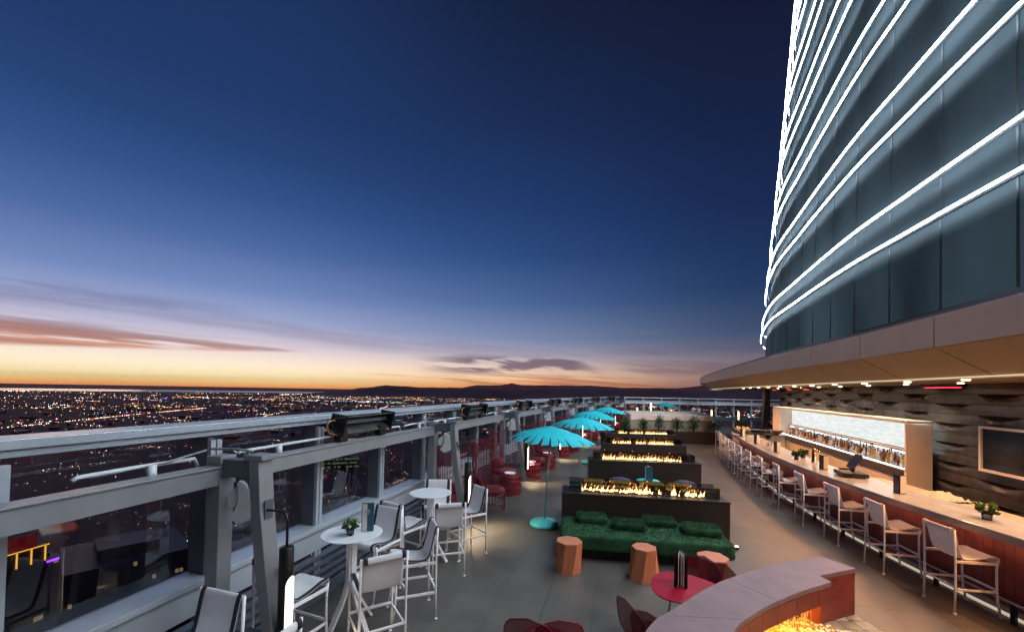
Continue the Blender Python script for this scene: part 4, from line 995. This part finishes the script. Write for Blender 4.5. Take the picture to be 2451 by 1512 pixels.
for i in range(len(fr_)-1):
    for k in range(2):
        a = [fr_[i][j]+(fr_[i+1][j]-fr_[i][j])*(k/2+.012) for j in (0, 1)]; b_ = [fr_[i][j]+(fr_[i+1][j]-fr_[i][j])*((k+1)/2-.012) for j in (0, 1)]
        c = [bk_[i][j]+(bk_[i+1][j]-bk_[i][j])*((k+1)/2) for j in (0, 1)]; d_ = [bk_[i][j]+(bk_[i+1][j]-bk_[i][j])*(k/2) for j in (0, 1)]
        mb.loft([[(*a, .12), (*b_, .12), (*c, .12), (*d_, .12)], [(*a, 1.045), (*b_, 1.045), (*c, 1.045), (*d_, 1.045)]], True, True)
mb.build('tiled_front', 'red_tile', bar, True)
mb = MB(); ribbon(mb, bar_xy, .37, .78, 0, 1.045); mb.build('carcass', 'dark_stone', bar, True)
mb = MB(); ribbon(mb, bar_xy, .20, .235, 1.030, 1.046); mb.build('lip_light', 'strip_warm', bar, True)
mb = MB(); ribbon(mb, bar_xy, .285, .345, 0.004, .02); mb.build('floor_light', 'floor_strip', bar, True)
mb = MB(); mb.smooth = True; mb.tube([(*p, .24) for p in offset(bar_xy, .16)], .02, 8); mb.build('foot_rail', 'steel_grey', bar, True)
for p, q_ in list(zip(offset(bar_xy, .16), offset(bar_xy, .27)))[4::4]:
    mb = MB(); mb.bar((*p, .24), (*q_, .24), .02, .02); mb.box((p[0], p[1], .115), (.035, .05, .23)); mb.build('rail_post', 'black_metal', bar, True)
# bar stools, copies of the bar chair
bl = [(5.42+1.135*i) for i in range(-1, 12)]
def bar_at(y):
    for a, b_ in zip(bar_xy, bar_xy[1:]):
        if a[1] <= y <= b_[1]:
            u = (y-a[1])/(b_[1]-a[1]); return a[0]+(b_[0]-a[0])*u, atan2(b_[0]-a[0], b_[1]-a[1])
    return bar_xy[-1][0], .4
feet = [(5.60, 4.30), (5.65, 5.42), (5.79, 6.54), (6.0, 7.68), (6.17, 8.78), (6.40, 9.90), (6.68, 11.02), (7.0, 12.11), (7.35, 13.2), (7.72, 14.25), (8.1, 15.3), (8.5, 16.35), (8.88, 17.35), (9.15, 18.2)]
rng = random.Random(4)
for i, (x, y) in enumerate(feet[1:]):
    _, hd = bar_at(min(y, 16.8)); rz = -hd-pi/2+rng.uniform(-.10, .10)
    fx, fy = -sin(rz), cos(rz)
    if i > 11: rz += .3
    n_ = words[i] if i else 'nearest'
    o = dup(c0, (x+fx*.235, y+fy*.235, 0), rz, '%s white bar chair in the row along the red tiled bar' % n_); o['group'] = 'white bar chairs along the bar'
    for ch in o.children:
        if ch.name.startswith('edge_band'):
            if 'pale_band' not in MATS:
                MATS['pale_band'] = MATS['sling']; PB = []
            key_ = ch.data.name
            if key_ not in MATS:
                d_ = ch.data.copy(); d_.materials.clear(); d_.materials.append(MATS['sling']); MATS[key_] = d_
            ch.data = MATS[key_]
# things on the bar
for i, (x, y, rz) in enumerate(((6.52, 6.88, .80), (6.84, 8.98, .84), (7.42, 11.45, .9), (8.02, 13.4, .95), (8.80, 15.6, .95))):
    menu(x, y, 1.1, rz, ['menu standing on the bar right of the cash register', 'menu standing on the bar between cash register and beer tap', 'menu standing on the bar before the pale portal pillar', 'menu standing on the bar left of the big wine glass', 'menu at the far end of the bar by the flowers'][i], 'menu_navy', .31, .11, .075)
rg = thing('cash_register', 'black cash register with raised tilted screen on the bar', 'cash register', (6.88, 8.3, 1.1), radians(-20))
mb = MB(); mb.box((0, 0, .055), (.42, .50, .075)); mb.build('drawer', 'black_plastic', rg, bevel=.008)
mb = MB(); mb.bar((.02, .02, .11), (.06, .0, .16), .22, .06); mb.build('stand', 'black_plastic', rg, bevel=.01)
mb = MB(); mb.smooth = True; mb.tube([(-.12, .2, .11), (-.1, .05, .13), (.05, -.02, .15)], .02, 6); mb.build('keypad', 'black_plastic', rg)
mb = MB(); mb.loft([[(-.02+.19*sin(.9)*u, y_, .16+.26*u+w) for y_, w in ((-.19, 0), (.17, 0), (.17, .02), (-.19, .02))] for u in (0, 1)], True, True); mb.build('screen', 'black_plastic', rg, bevel=.006)
for a, b_ in ((.15, .2), (.15, -.2), (-.15, .2), (-.15, -.2)):
    mb = MB(); mb.lathe([(.012, 0), (.012, .018)], (a, b_, 0), 8); mb.build('foot', 'black_plastic', rg)
tp_ = thing('beer_tap', 'polished brass beer tap column with two black handles', 'beer tap', (7.36, 9.95, 1.1), -.3)
mb = MB(); mb.smooth = True; mb.lathe([(.075, 0), (.075, .012), (.052, .016), (.052, .31), (.045, .325), (.001, .33)], (0, 0, 0), 24, False); mb.build('column', 'brass', tp_)
for y_ in (-.05, .09):
    mb = MB(); mb.smooth = True; mb.tube([(.04, y_, .27), (.11, y_, .27), (.13, y_, .22)], .012, 8); mb.build('spout', 'brass', tp_)
    mb = MB(); mb.smooth = True; mb.tube([(.08, y_, .28), (.07, y_, .34), (.06, y_, .41)], .012, 8); mb.build('handle', 'black_plastic', tp_)
def wine_glass(x, y, k, label, fill=True, rz=0):
    t_ = thing('wine_glass', label, 'glass', (x, y, 1.1))
    mb = MB(); mb.smooth = True; mb.lathe([(.035*k, 0), (.034*k, .003), (.004*k, .008), (.004*k, .09*k), (.03*k, .12*k), (.045*k, .16*k), (.035*k, .22*k)], (0, 0, 0), 20, False); mb.build('bowl', 'clear', t_)
    if fill: mb = MB(); mb.smooth = True; mb.lathe([(.001, .097*k), (.028*k, .123*k), (.040*k, .15*k), (.001, .15*k)], (0, 0, 0), 20, False); mb.build('wine', 'menu_navy', t_)
wine_glass(7.80, 12.45, 2.6, 'oversized wine glass with dark drink on the bar')
wine_glass(7.55, 11.95, 1.0, 'small wine glass beside the oversized one', False)
# clutter at the far end
t_ = thing('orchid_vase', 'low bowl of pale orchids at the far end of the bar', 'flowers', (8.95, 15.9, 1.1)); mb = MB(); mb.smooth = True; mb.lathe([(.06, 0), (.12, .1), (.1, .16)], (0, 0, 0), 14); mb.build('vase', 'dark_stone', t_)
mb = MB(); leafy(mb, (0, 0, .14), 140, .2, .16, random.Random(2), .1, .4); mb.build('blossom', 'petal', t_)
mb = MB(); leafy(mb, (0, 0, .10), 90, .2, .12, random.Random(4), .12, .2); mb.build('foliage', 'leaf', t_)
t_ = thing('ice_bin', 'long steel ice bin on the far end counter', 'ice bin', (10.1, 16.6, 1.1), -.2); mb = MB(); mb.loft([[(-.55, -.2, 0), (.55, -.2, 0), (.55, .2, 0), (-.55, .2, 0)], [(-.75, -.25, .2), (.75, -.25, .2), (.75, .25, .2), (-.75, .25, .2)]], True, True); mb.build('trough', 'smoked', t_)
mb = MB(); mb.bar((-.76, -.26, .205), (.76, -.26, .205), .02, .02); mb.build('rim', 'steel_grey', t_)
t_ = thing('canister', 'brass canister on the far back counter', 'canister', (10.75, 16.6, 1.1)); mb = MB(); mb.smooth = True; mb.lathe([(.07, 0), (.07, .13), (.03, .15), (.03, .18)], (0, 0, 0), 16); mb.build('body', 'brass', t_); mb = MB(); mb.lathe([(.074, .13), (.074, .14)], (0, 0, 0), 16); mb.build('band', 'black_metal', t_)
t_ = thing('end_counter', 'pale return counter closing the far end of the bar', 'counter', (10.4, 16.9, 0), -.1); mb = MB(); mb.box((0, 0, 1.075), (2.3, .6, .05)); mb.build('countertop', 'counter', t_); mb = MB(); mb.box((0, 0, .52), (2.2, .5, 1.04)); mb.build('carcass', 'cream', t_)
t_ = thing('towel_heap', 'heap of crumpled cream cloths behind the counter', 'towels', (7.62, 7.25, .95), 0)
mb = MB(); mb.smooth = True; rng = random.Random(8); rows = []
for i in range(15):
    rows.append([((i-7)*.03+rng.gauss(0, .006), (j-7)*.045+rng.gauss(0, .006), max(.0, .09*(1-((i-7)/7.2)**2)*(1-((j-7)/7.2)**2)+rng.gauss(0, .02))) for j in range(15)])
mb.sheet(rows); mb.build('cloth', 'towel', t_, solid=.01)
t_ = thing('work_counter', 'low work shelf behind the near part of the bar', 'counter', (7.35, 6.2, 0), -.15); mb = MB(); mb.box((.12, .4, .92), (.55, 5.0, .04)); mb.build('worktop', 'spa_lower', t_); mb = MB(); mb.box((.12, .4, .45), (.5, 4.9, .88)); mb.build('carcass', 'dark_stone', t_)

# ------------------------------------------------------------------ back wall, portal, niche, bottles, television
wall_xy = curve_pts([(7.45, 1.5), (7.95, 4.0), (8.66, 6.84), (9.29, 9.12), (10.36, 12.6), (11.62, 16.4), (12.8, 19.6)], 60)
fw_ = thing('relief_wall', 'dark relief tiled wall behind the bar with bulging tiles', 'wall', (9.17, 9.12, 0))
# resample the wall by arc length
def resample(pts, st_):
    out = [pts[0]]; acc = 0
    for a, b_ in zip(pts, pts[1:]):
        l = hypot(b_[0]-a[0], b_[1]-a[1]); 
        while acc+l >= st_:
            u = (st_-acc)/l; a = (a[0]+(b_[0]-a[0])*u, a[1]+(b_[1]-a[1])*u); out.append(a); l = hypot(b_[0]-a[0], b_[1]-a[1]); acc = 0
        acc += l
    return out
wr = resample(wall_xy, .0917); NS = 12
mb = MB(); mbb = MB(); ribbon(mbb, wr, .14, .35, 0, 3.0); mbb.build('core', 'dark_stone', fw_, True)
rows_n = 15; hh = 3.0/rows_n
for c in range((len(wr)-1)//NS):
    seg = wr[c*NS:(c+1)*NS+1]
    for r_ in range(rows_n):
        amp = .085 if (r_+c) % 2 == 0 else 0
        z0 = r_*hh; z1 = z0+hh-.001; b0_ = []; b1_ = []; b2_ = []; b3_ = []; b4_ = []; dep = .085
        for i, p in enumerate(seg):
            u = i/NS; cv = max(.0, 1-((2*u-1)/.86)**2) if amp else 0
            a = wr[max(c*NS+i-1, 0)]; b_ = wr[min(c*NS+i+1, len(wr)-1)]; dx, dy = b_[0]-a[0], b_[1]-a[1]; l = hypot(dx, dy); nx, ny = -dy/l, dx/l
            def q_(o_, z_): return (p[0]+nx*o_, p[1]+ny*o_, z_)
            zc = z1-.006-dep*cv
            b0_.append(q_(-.10*cv-.002, z0+.001)); b1_.append(q_(.022, z0)); b2_.append(q_(.022+.012*cv, (z0+zc)/2)); b3_.append(q_(.012-.012*cv, zc)); b4_.append(q_(-.11*cv-.002, z1))
        mb.smooth = False; mb.sheet([b0_, b1_, b2_, b3_, b4_])
mb.build('relief_tiles', 'grey_relief', fw_, True)

pf_near, pf_far = Vector((8.62, 8.95, 0)), Vector((11.55, 18.1, 0))
pn_near, pn_far = Vector((9.15, 8.80, 0)), Vector((12.1, 17.9, 0))
pd = (pf_far-pf_near).normalized(); pnrm = Vector((pd.y, -pd.x, 0)); PL = (pf_far-pf_near).length; prz = atan2(pd.y, pd.x)
bb = thing('back_bar', 'cream portal framing a glowing bottle niche behind the bar', 'back bar', (pf_near.x, pf_near.y, 0), prz)
# local: x along the portal (near -> far), y negative = into the wall
DEP = .46
mb = MB(); mb.box((PL/2, -DEP/2, 2.175), (PL, DEP, .07)); mb.build('header', 'cream', bb, bevel=.004)
mb = MB(); mb.box((.03, -DEP/2, 1.065), (.06, DEP, 2.139)); mb.build('near_jamb', 'cream', bb, bevel=.004)
mb = MB(); mb.box((PL-.45, -DEP/2+.002, 1.065), (.9, DEP, 2.139)); mb.build('far_jamb', 'cream', bb, bevel=.004)
mb = MB(); mb.box((PL/2-.45, -.06, .46), (PL-1.0, .04, .92)); mb.build('base_panel', 'cream', bb)
mb = MB(); mb.box((PL/2-.45, -.23, 1.02), (PL-1.02, .44, .18)); mb.build('ledge', 'dark_stone', bb)
mb = MB(); mb.box((PL/2-.45, -DEP+.02, 1.82), (PL-1.02, .02, .60)); mb.build('lit_panel', 'onyx', bb)
mb = MB(); mb.box((PL/2-.45, -DEP+.07, 1.47), (PL-1.02, .10, .06)); mb.build('upper_shelf', 'cream', bb)
mb = MB(); mb.box((PL/2-.45, -DEP+.02, 1.28), (PL-1.02, .02, .33)); mb.build('niche_back', 'white_paint', bb)
for y_, z_ in ((-DEP+.06, 2.125), (-DEP+.07, 1.427), (-.09, 1.118)):
    mb = MB(); mb.box((PL/2-.45, y_, z_), (PL-1.1, .03, .02)); mb.build('light_strip', 'niche_light', bb)
# bottles
bc = [('bottle_amber', (.35, .12, .02)), ('bottle_clear', (.75, .78, .76)), ('bottle_green', (.03, .22, .06)), ('bottle_brown', (.10, .04, .02)), ('bottle_gold', (.6, .36, .08)), ('bottle_blue', (.05, .07, .3))]
for n_, c_ in bc:
    mat(n_, c_, .12, alpha=.72, noise=.05, nscale=20)
lab = {'bottle_amber': 'amber spirit bottle in the crowded row on the glowing back bar ledge', 'bottle_clear': 'clear spirit bottle in the crowded row on the glowing back bar ledge', 'bottle_green': 'green bottle in the crowded row on the glowing back bar ledge', 'bottle_brown': 'dark brown bottle in the crowded row on the glowing back bar ledge', 'bottle_gold': 'golden liqueur bottle in the crowded row on the glowing back bar ledge', 'bottle_blue': 'deep blue bottle in the crowded row on the glowing back bar ledge'}
proto = {}
shapes = [[(.034, 0), (.036, .01), (.036, .17), (.014, .215), (.013, .28)], [(.042, 0), (.043, .12), (.03, .16), (.013, .19), (.013, .25)], [(.030, 0), (.031, .2), (.013, .24), (.012, .31)], [(.048, 0), (.05, .07), (.035, .13), (.014, .16), (.014, .22)]]
def bottle(kind, sh):
    key = (kind, sh)
    if key not in proto:
        t_ = thing('bottle', lab[kind], 'bottle', (0, 0, 0), 0, 'bottles on the back bar ledge')
        mb = MB(); mb.smooth = True; mb.lathe([(.001, 0)]+shapes[sh], (0, 0, 0), 12, False); mb.build('glass_body', kind, t_)
        zt = shapes[sh][-1][1]; mb = MB(); mb.lathe([(.015, zt-.005), (.015, zt+.03)], (0, 0, 0), 8); mb.build('cap', 'black_plastic', t_)
        if sh == 1: proto[key] = [t_, False]; return bottle(kind, sh)
        mb = MB(); r_ = shapes[sh][1][0]+.001; mb.smooth = True; mb.lathe([(r_, .04), (r_, .10)], (0, 0, 0), 12, False); mb.build('paper_label', 'label_paper', t_)
        proto[key] = [t_, False]
    pr_ = proto[key]
    if not pr_[1]: pr_[1] = True; return pr_[0]
    return dup(pr_[0], (0, 0, 0))
rng = random.Random(12)
for row, (yy, zz) in enumerate(((-.34, 1.112), (-.255, 1.112), (-.17, 1.112))):
    x = .35
    while x < PL-1.25:
        kind = rng.choices([b_[0] for b_ in bc], (5, 9, 1.2, 4, 4, .5))[0]; o = bottle(kind, rng.randrange(4))
        w = Vector((x, yy+rng.uniform(-.02, .02), zz)); loc = pf_near+pd*w.x+Vector((-pd.y, pd.x, 0))*w.y
        o.location = (loc.x, loc.y, zz); o.rotation_euler = (0, 0, rng.uniform(0, 6)); k_ = rng.uniform(.75, 1.12); sc_k = (k_, k_, k_*rng.uniform(.85, 1.1))
        x += rng.uniform(.06, .13); o.scale = sc_k
# television
tvp = Vector((8.35, 6.6, 0)); tva = atan2(9.12-6.84, 9.17-8.55)
tv = thing('television', 'large dark television with pale frame on the relief wall', 'television', (8.62, 6.75, 1.8), tva)
mb = MB(); mb.box((0, .06, 0), (1.75, .10, .86)); mb.build('cabinet', 'black_metal', tv)
mb = MB(); W_, H_ = 1.66, .78
for c_, d_ in (((0, .14, H_/2), (W_+.05, .06, .045)), ((0, .14, -H_/2), (W_+.05, .06, .045)), ((W_/2, .14, 0), (.045, .06, H_-.05)), ((-W_/2, .14, 0), (.045, .06, H_-.05))): mb.box(c_, d_)
mb.build('frame', 'cream', tv)
mb = MB(); mb.box((0, .12, 0), (W_-.05, .03, H_-.05)); mb.build('screen', 'screen_glass', tv)

# ------------------------------------------------------------------ tower: canopy, glass facade, light strips
fas_xy = curve_pts([(3.9, .0), (5.20, 4.16), (6.09, 7.0), (6.78, 9.54), (8.42, 14.87), (10.6, 21.5), (13.0, 28.2), (14.2, 30.6), (16.2, 32.3)], 72)
tw = thing('tower', 'curved glass tower ringed with white light strips above a beige canopy', 'tower', (7.0, 7.0, 0))
mb = MB()
fa, fi = offset(fas_xy, 0), offset(fas_xy, .12)
acc = 0; seg_i = []
rf = resample(fas_xy, 1.9)
fz0, fz1 = 3.38, 3.80
for i in range(len(rf)-1):
    a, b_ = rf[i], rf[i+1]; l = hypot(b_[0]-a[0], b_[1]-a[1]); g = .012/l; a_ = (a[0]+(b_[0]-a[0])*g, a[1]+(b_[1]-a[1])*g); c_ = (b_[0]-(b_[0]-a[0])*g, b_[1]-(b_[1]-a[1])*g)
    ribbon(mb, [a_, c_], 0, .1, fz0, fz1)
mb.build('fascia', 'beige_panel', tw, True, bevel=.004)
mb = MB(); ribbon(mb, rf, .03, .5, fz0+.03, fz1-.01); ribbon(mb, rf, .16, .5, fz1, fz1+.12); mb.build('fascia_core', 'fin_grey', tw, True)
mb = MB(); f0 = offset(rf, .02); f1 = offset(rf, .62); f2 = offset(rf, .86)
for i in range(len(rf)-1):
    def lp(a, b_, u): return (a[0]+(b_[0]-a[0])*u, a[1]+(b_[1]-a[1])*u)
    A0, A1 = lp(f0[i], f0[i+1], .008), lp(f0[i], f0[i+1], .992); B0, B1 = lp(f1[i], f1[i+1], .008), lp(f1[i], f1[i+1], .992)
    mb.sheet([[(*A0, fz0), (*A1, fz0)], [(*B0, 3.02), (*B1, 3.02)]])
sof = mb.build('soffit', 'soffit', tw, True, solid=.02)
mb = MB(); A_ = offset(rf, .0+.02); B_ = offset(rf, .66)
mb.sheet([[(*p, fz0+.025) for p in A_], [(*p, 3.05) for p in B_]]); mb.build('soffit_backing', 'black_metal', tw, True)
mb = MB(); ribbon(mb, rf, .62, .66, 2.985, 3.03); mb.build('soffit_trim', 'cream', tw, True)
mb = MB(); ribbon(mb, rf[:16], .585, .605, 3.0, 3.012); mb.build('cove_light', 'cove', tw, True)
mb = MB(); c1_ = offset(rf, .74); c2_ = offset(rf, 2.2); c3_ = offset(rf, 6.0)
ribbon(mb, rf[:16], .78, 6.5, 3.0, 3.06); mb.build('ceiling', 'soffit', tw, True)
# downlights in the ceiling over the bar (real lamps)
for i, p in enumerate(resample(offset(wall_xy, -.62), 1.5)[2:12]):
    mb = MB(); mb.lathe([(.04, 2.995), (.045, 2.985), (.04, 2.983)], (p[0], p[1], 0), 14); mb.build('downlight', 'down_warm', tw, True)
    ld = bpy.data.lights.new('downlight_lamp', 'SPOT'); ld.energy = 80; ld.color = (1, .80, .58); ld.spot_size = radians(130); ld.spot_blend = .8; ld.shadow_soft_size = .05
    lo = bpy.data.objects.new('downlight_lamp', ld); S.collection.objects.link(lo); lo.parent = tw; lo.location = Vector((p[0], p[1], 2.96))-tw.location
rdl = resample(offset(fas_xy, .95), 1.35)
for i, p in enumerate(rdl[1:16]):
    mb = MB(); mb.lathe([(.045, 2.995), (.05, 2.985), (.045, 2.983)], (p[0], p[1], 0), 14); mb.build('downlight', 'down_warm', tw, True)
    if i % 1 == 0:
        ld = bpy.data.lights.new('downlight_lamp', 'SPOT'); ld.energy = 175; ld.color = (1, .43, .17); ld.spot_size = radians(150); ld.spot_blend = .8; ld.shadow_soft_size = .05
        lo = bpy.data.objects.new('downlight_lamp', ld); S.collection.objects.link(lo); lo.parent = tw; lo.location = Vector((p[0], p[1], 2.97))-tw.location
        lo.rotation_euler = (radians(0), radians(14), 0)
# ceiling heaters with red glow near the wall
for i, (x, y, l_) in enumerate(((8.3, 7.9, .9), (9.7, 13.5, .35), (10.3, 15.2, .3), (10.9, 17, .3))):
    t_ = thing('ceiling_heater', ['red glowing ceiling heater over the near end of the relief wall', 'small red glowing ceiling heater above portal middle', 'small red glowing ceiling heater above the far half of the portal', 'small red glowing ceiling heater at portal far end'][i], 'heater', (x, y, 2.90), tva)
    mb = MB(); mb.box((0, 0, .05), (l_+.1, .12, .06)); mb.build('housing', 'black_metal', t_)
    mb = MB(); mb.box((0, 0, .012), (l_, .03, .012)); mb.build('element', 'red_glow', t_)
# facade plan curve (glass), twisting back with height
gl_xy = curve_pts([(1.9, -10), (3.55, -3.5), (4.45, .5), (5.40, 4.26), (5.87, 5.99), (6.37, 7.68), (7.45, 10.6), (8.66, 13.6), (10.85, 17.6), (13.4, 21.4), (16.8, 25.2), (21, 28.4)], 121)
def gp(p, z):
    H = max(0, z-5.1); k = max(0, (p[1]-4)/13.6); k = min(k, 1.6)
    return (p[0]+1.55*H/14.6*k, p[1], z)
gr = resample(gl_xy, .28)
zs = [3.9+i*1.0 for i in range(24)]
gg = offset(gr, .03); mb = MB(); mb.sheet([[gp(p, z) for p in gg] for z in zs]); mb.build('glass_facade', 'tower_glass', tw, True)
go = offset(gr, .018)
mb_all = 0
for i in range(1, len(gr), 4):
    mb = MB(); zl = [3.9+i_*2.3 for i_ in range(10)]
    mb.loft([[gp(gg[i], z), gp((go[i][0], go[i][1]), z), gp((go[i][0], go[i][1]+.02), z), gp((gg[i][0], gg[i][1]+.02), z)] for z in zl], True, True); mb.build('mullion', 'mullion_dark', tw, True)
le = offset(gr, -.10); li = offset(gr, -.02); ls = offset(gr, -.14); lr = offset(gr, -.112)
zl = []
for k in range(9): zl += [5.10+1.75*k, 5.65+1.78*k]
for k, z in enumerate(zl):
    last_i = len(gr)-10
    seg = [i for i in range(0, last_i) if gr[i][1] > -2.5]
    mb = MB(); mb.smooth = True; pts = [gp(ls[i], z+.01) for i in seg]; mb.tube(pts, .014, 6); q = mb.build('light_strip', 'led_white', tw, True)
    mb = MB(); mb.loft([[gp(ls[i], z-.05), gp(lr[i], z-.05), gp(lr[i], z-.016), gp(ls[i], z-.016)] for i in seg], True, True); r_ = mb.build('strip_rail', 'led_rail', tw, True)
# body of the tower behind the glass
mb = MB(); back = offset(gr, 1.2); mb.sheet([[(p[0]+.2, p[1]-.1, z) for p in back] for z in (3.9, 26)]); mb.build('core_wall', 'mullion_dark', tw, True)
# dark pier under the canopy at the far end of the bar
pr0 = thing('pier', 'dark leaning pier beside the far end of the bar', 'pillar', (12.95, 20.8, 0), -.3)
mb = MB(); mb.loft([[(-.26, -.2, 0), (.10, -.2, 0), (.10, .2, 0), (-.26, .2, 0)], [(-.12, -.2, 3.1), (.12, -.2, 3.1), (.12, .2, 3.1), (-.12, .2, 3.1)]], True, True); mb.build('shaft', 'dark_stone', pr0, bevel=.01)

# ------------------------------------------------------------------ planter, shrubs, beige box
pt = thing('planter', 'long black planter in front of the beige box', 'planter', (8.2, 22, 0))
pxy = curve_pts([(4.9, 20.8), (6.8, 21.5), (9.0, 21.9), (11.1, 22.0)], 16)
mb = MB(); ribbon(mb, pxy, -.62, 0, 0, .58) ; mb.build('trough', 'granite_black', pt, True)
mb = MB(); ribbon(mb, pxy, -.56, -.06, .581, .60); mb.build('soil', 'soil', pt, True)
def shrub(x, y, z, h, r, label, seed, n=700):
    t_ = thing('shrub', label, 'shrub', (x, y, z), 0, 'shrubs in the black planter'); rng = random.Random(seed)
    mb = MB(); mb.smooth = True; st = []
    for i in range(7):
        a = rng.uniform(0, 6.28); l = h*rng.uniform(.6, 1); e = Vector((r*.7*cos(a)*rng.random(), r*.7*sin(a)*rng.random(), l)); st.append(e); mb.tube([(0, 0, 0), tuple(e*.5+Vector((0, 0, .03))), tuple(e)], .01, 5, True, [.014, .009, .003])
    mb.build('stem', 'soil', t_)
    mb = MB()
    for e in st:
        for k in range(n//7):
            u = rng.uniform(.25, 1.05); c_ = e*u; sc = r*.42*(1.15-u*.6); p = c_+Vector((rng.gauss(0, sc), rng.gauss(0, sc), rng.gauss(0, sc*.6)))
            d = (p-c_+Vector((0, 0, .1))).normalized(); s_ = d.cross(Vector((rng.gauss(0, 1), rng.gauss(0, 1), rng.gauss(0, 1)))).normalized(); l = rng.uniform(.05, .12)
            mb.cur = 1 if rng.random() < .15 else 0; mb.add([p, p+d*l*.5+s_*l*.18, p+d*l, p+d*l*.5-s_*l*.18], [(0, 1, 2, 3)])
    mb.build('foliage', ['leaf', 'leaf_light'], t_)
for i, (x, y, h, r) in enumerate(((5.9, 21.45, .85, .32), (7.05, 21.85, .75, .28), (7.95, 22.05, .95, .30), (9.0, 22.2, .75, .35), (9.9, 22.25, .85, .34), (11.0, 22.28, .6, .38))):
    shrub(x, y, .58, h, r, ['leftmost leafy shrub beside the beige box corner', 'small slim shrub, second from left in the planter', 'tallest slim shrub leaning right, third in the planter', 'thin dark shrub, fourth in the planter', 'bushy dark shrub, fifth in the planter', 'low spreading shrub at right end of the planter'][i], 40+i)
shrub(11.7, 20.6, .0, 1.55, .5, 'big dark bush between planter and bar end', 60, 1600)
sb = thing('beige_box', 'large beige clad plant enclosure at the far end of the deck', 'enclosure', (9.0, 25, 0))
fx0, fx1 = 6.6, 11.3; FY = 22.75; BY = 27.8
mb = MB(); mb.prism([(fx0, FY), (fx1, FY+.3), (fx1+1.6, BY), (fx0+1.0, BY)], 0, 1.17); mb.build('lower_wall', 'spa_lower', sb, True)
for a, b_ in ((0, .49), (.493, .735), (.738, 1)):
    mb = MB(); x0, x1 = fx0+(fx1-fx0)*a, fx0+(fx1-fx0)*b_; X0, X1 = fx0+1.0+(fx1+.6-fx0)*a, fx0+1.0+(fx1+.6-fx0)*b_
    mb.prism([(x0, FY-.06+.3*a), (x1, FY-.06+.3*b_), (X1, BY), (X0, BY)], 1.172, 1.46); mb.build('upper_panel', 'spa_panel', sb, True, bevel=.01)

# ------------------------------------------------------------------ person by the portal
pe = thing('person', 'person in dark clothes standing beside the cream portal', 'person', (12.74, 19.9, 0), radians(140))
def skin(name, verts, edges, rad, m_, parent):
    me = bpy.data.meshes.new(name); me.from_pydata(verts, edges, []); o = bpy.data.objects.new(name, me); S.collection.objects.link(o); o.parent = parent
    o.modifiers.new('skin', 'SKIN').use_smooth_shade = True
    for i, r_ in enumerate(rad): me.skin_vertices[0].data[i].radius = r_ if isinstance(r_, tuple) else (r_, r_)
    me.skin_vertices[0].data[0].use_root = True; sb_ = o.modifiers.new('sub', 'SUBSURF'); sb_.levels = 1; sb_.render_levels = 2; me.materials.append(MATS[m_]); return o
V_ = [(0, 0, .95), (0, 0, 1.15), (0, 0, 1.38), (0, 0, 1.48), (0, .01, 1.55), (0, .02, 1.66), (0, .01, 1.73),
      (.10, 0, .90), (.11, .01, .5), (.11, -.02, .09), (.11, .13, .03), (-.10, 0, .90), (-.11, .03, .5), (-.12, 0, .09), (-.12, .15, .03),
      (.19, 0, 1.40), (.25, -.02, 1.12), (.16, .2, 1.05), (.06, .27, 1.05), (-.19, 0, 1.40), (-.25, -.02, 1.12), (-.16, .2, 1.05), (-.06, .27, 1.05)]
E_ = [(0, 1), (1, 2), (2, 3), (3, 4), (4, 5), (5, 6), (0, 7), (7, 8), (8, 9), (9, 10), (0, 11), (11, 12), (12, 13), (13, 14), (2, 15), (15, 16), (16, 17), (17, 18), (2, 19), (19, 20), (20, 21), (21, 22)]
R_ = [(.15, .11), (.13, .10), (.16, .11), .06, .05, (.075, .09), .06, .085, .06, .042, .035, .085, .06, .042, .035, .055, .042, .03, .025, .055, .042, .03, .025]
skin('body', V_, E_, R_, 'skin', pe)
VC = [v for v in V_]; keep = [0, 1, 2, 3, 7, 8, 9, 10, 11, 12, 13, 14, 15, 16, 17, 19, 20, 21]; mp_ = {k: i for i, k in enumerate(keep)}
skin('clothes', [V_[k] for k in keep], [(mp_[a], mp_[b_]) for a, b_ in E_ if a in mp_ and b_ in mp_], [tuple(c_*1.16 for c_ in (R_[k] if isinstance(R_[k], tuple) else (R_[k], R_[k]))) for k in keep], 'black_cloth', pe)
mb = MB(); mb.smooth = True; mb.lathe([(.001, 0), (.085, .0), (.095, .05), (.07, .11), (.001, .135)], (0, -.01, 1.67), 16, False); mb.build('hair', 'black_cloth', pe)

# ------------------------------------------------------------------ evening haze over the city
m = bpy.data.materials.new('haze'); m.use_nodes = True; t = m.node_tree; t.nodes.clear()
pv = t.nodes.new('ShaderNodeVolumePrincipled'); pv.inputs['Color'].default_value = (.98, .62, .52, 1); pv.inputs['Density'].default_value = 1.0e-5; pv.inputs['Anisotropy'].default_value = .3
o_ = t.nodes.new('ShaderNodeOutputMaterial'); t.links.new(pv.outputs[0], o_.inputs[1]); MATS['haze'] = m
mb = MB(); mb.box((0, 0, 180), (88200, 88200, 950)); o = mb.build('haze', 'haze'); tag(o, 'thin evening haze over the far city', kind='stuff')
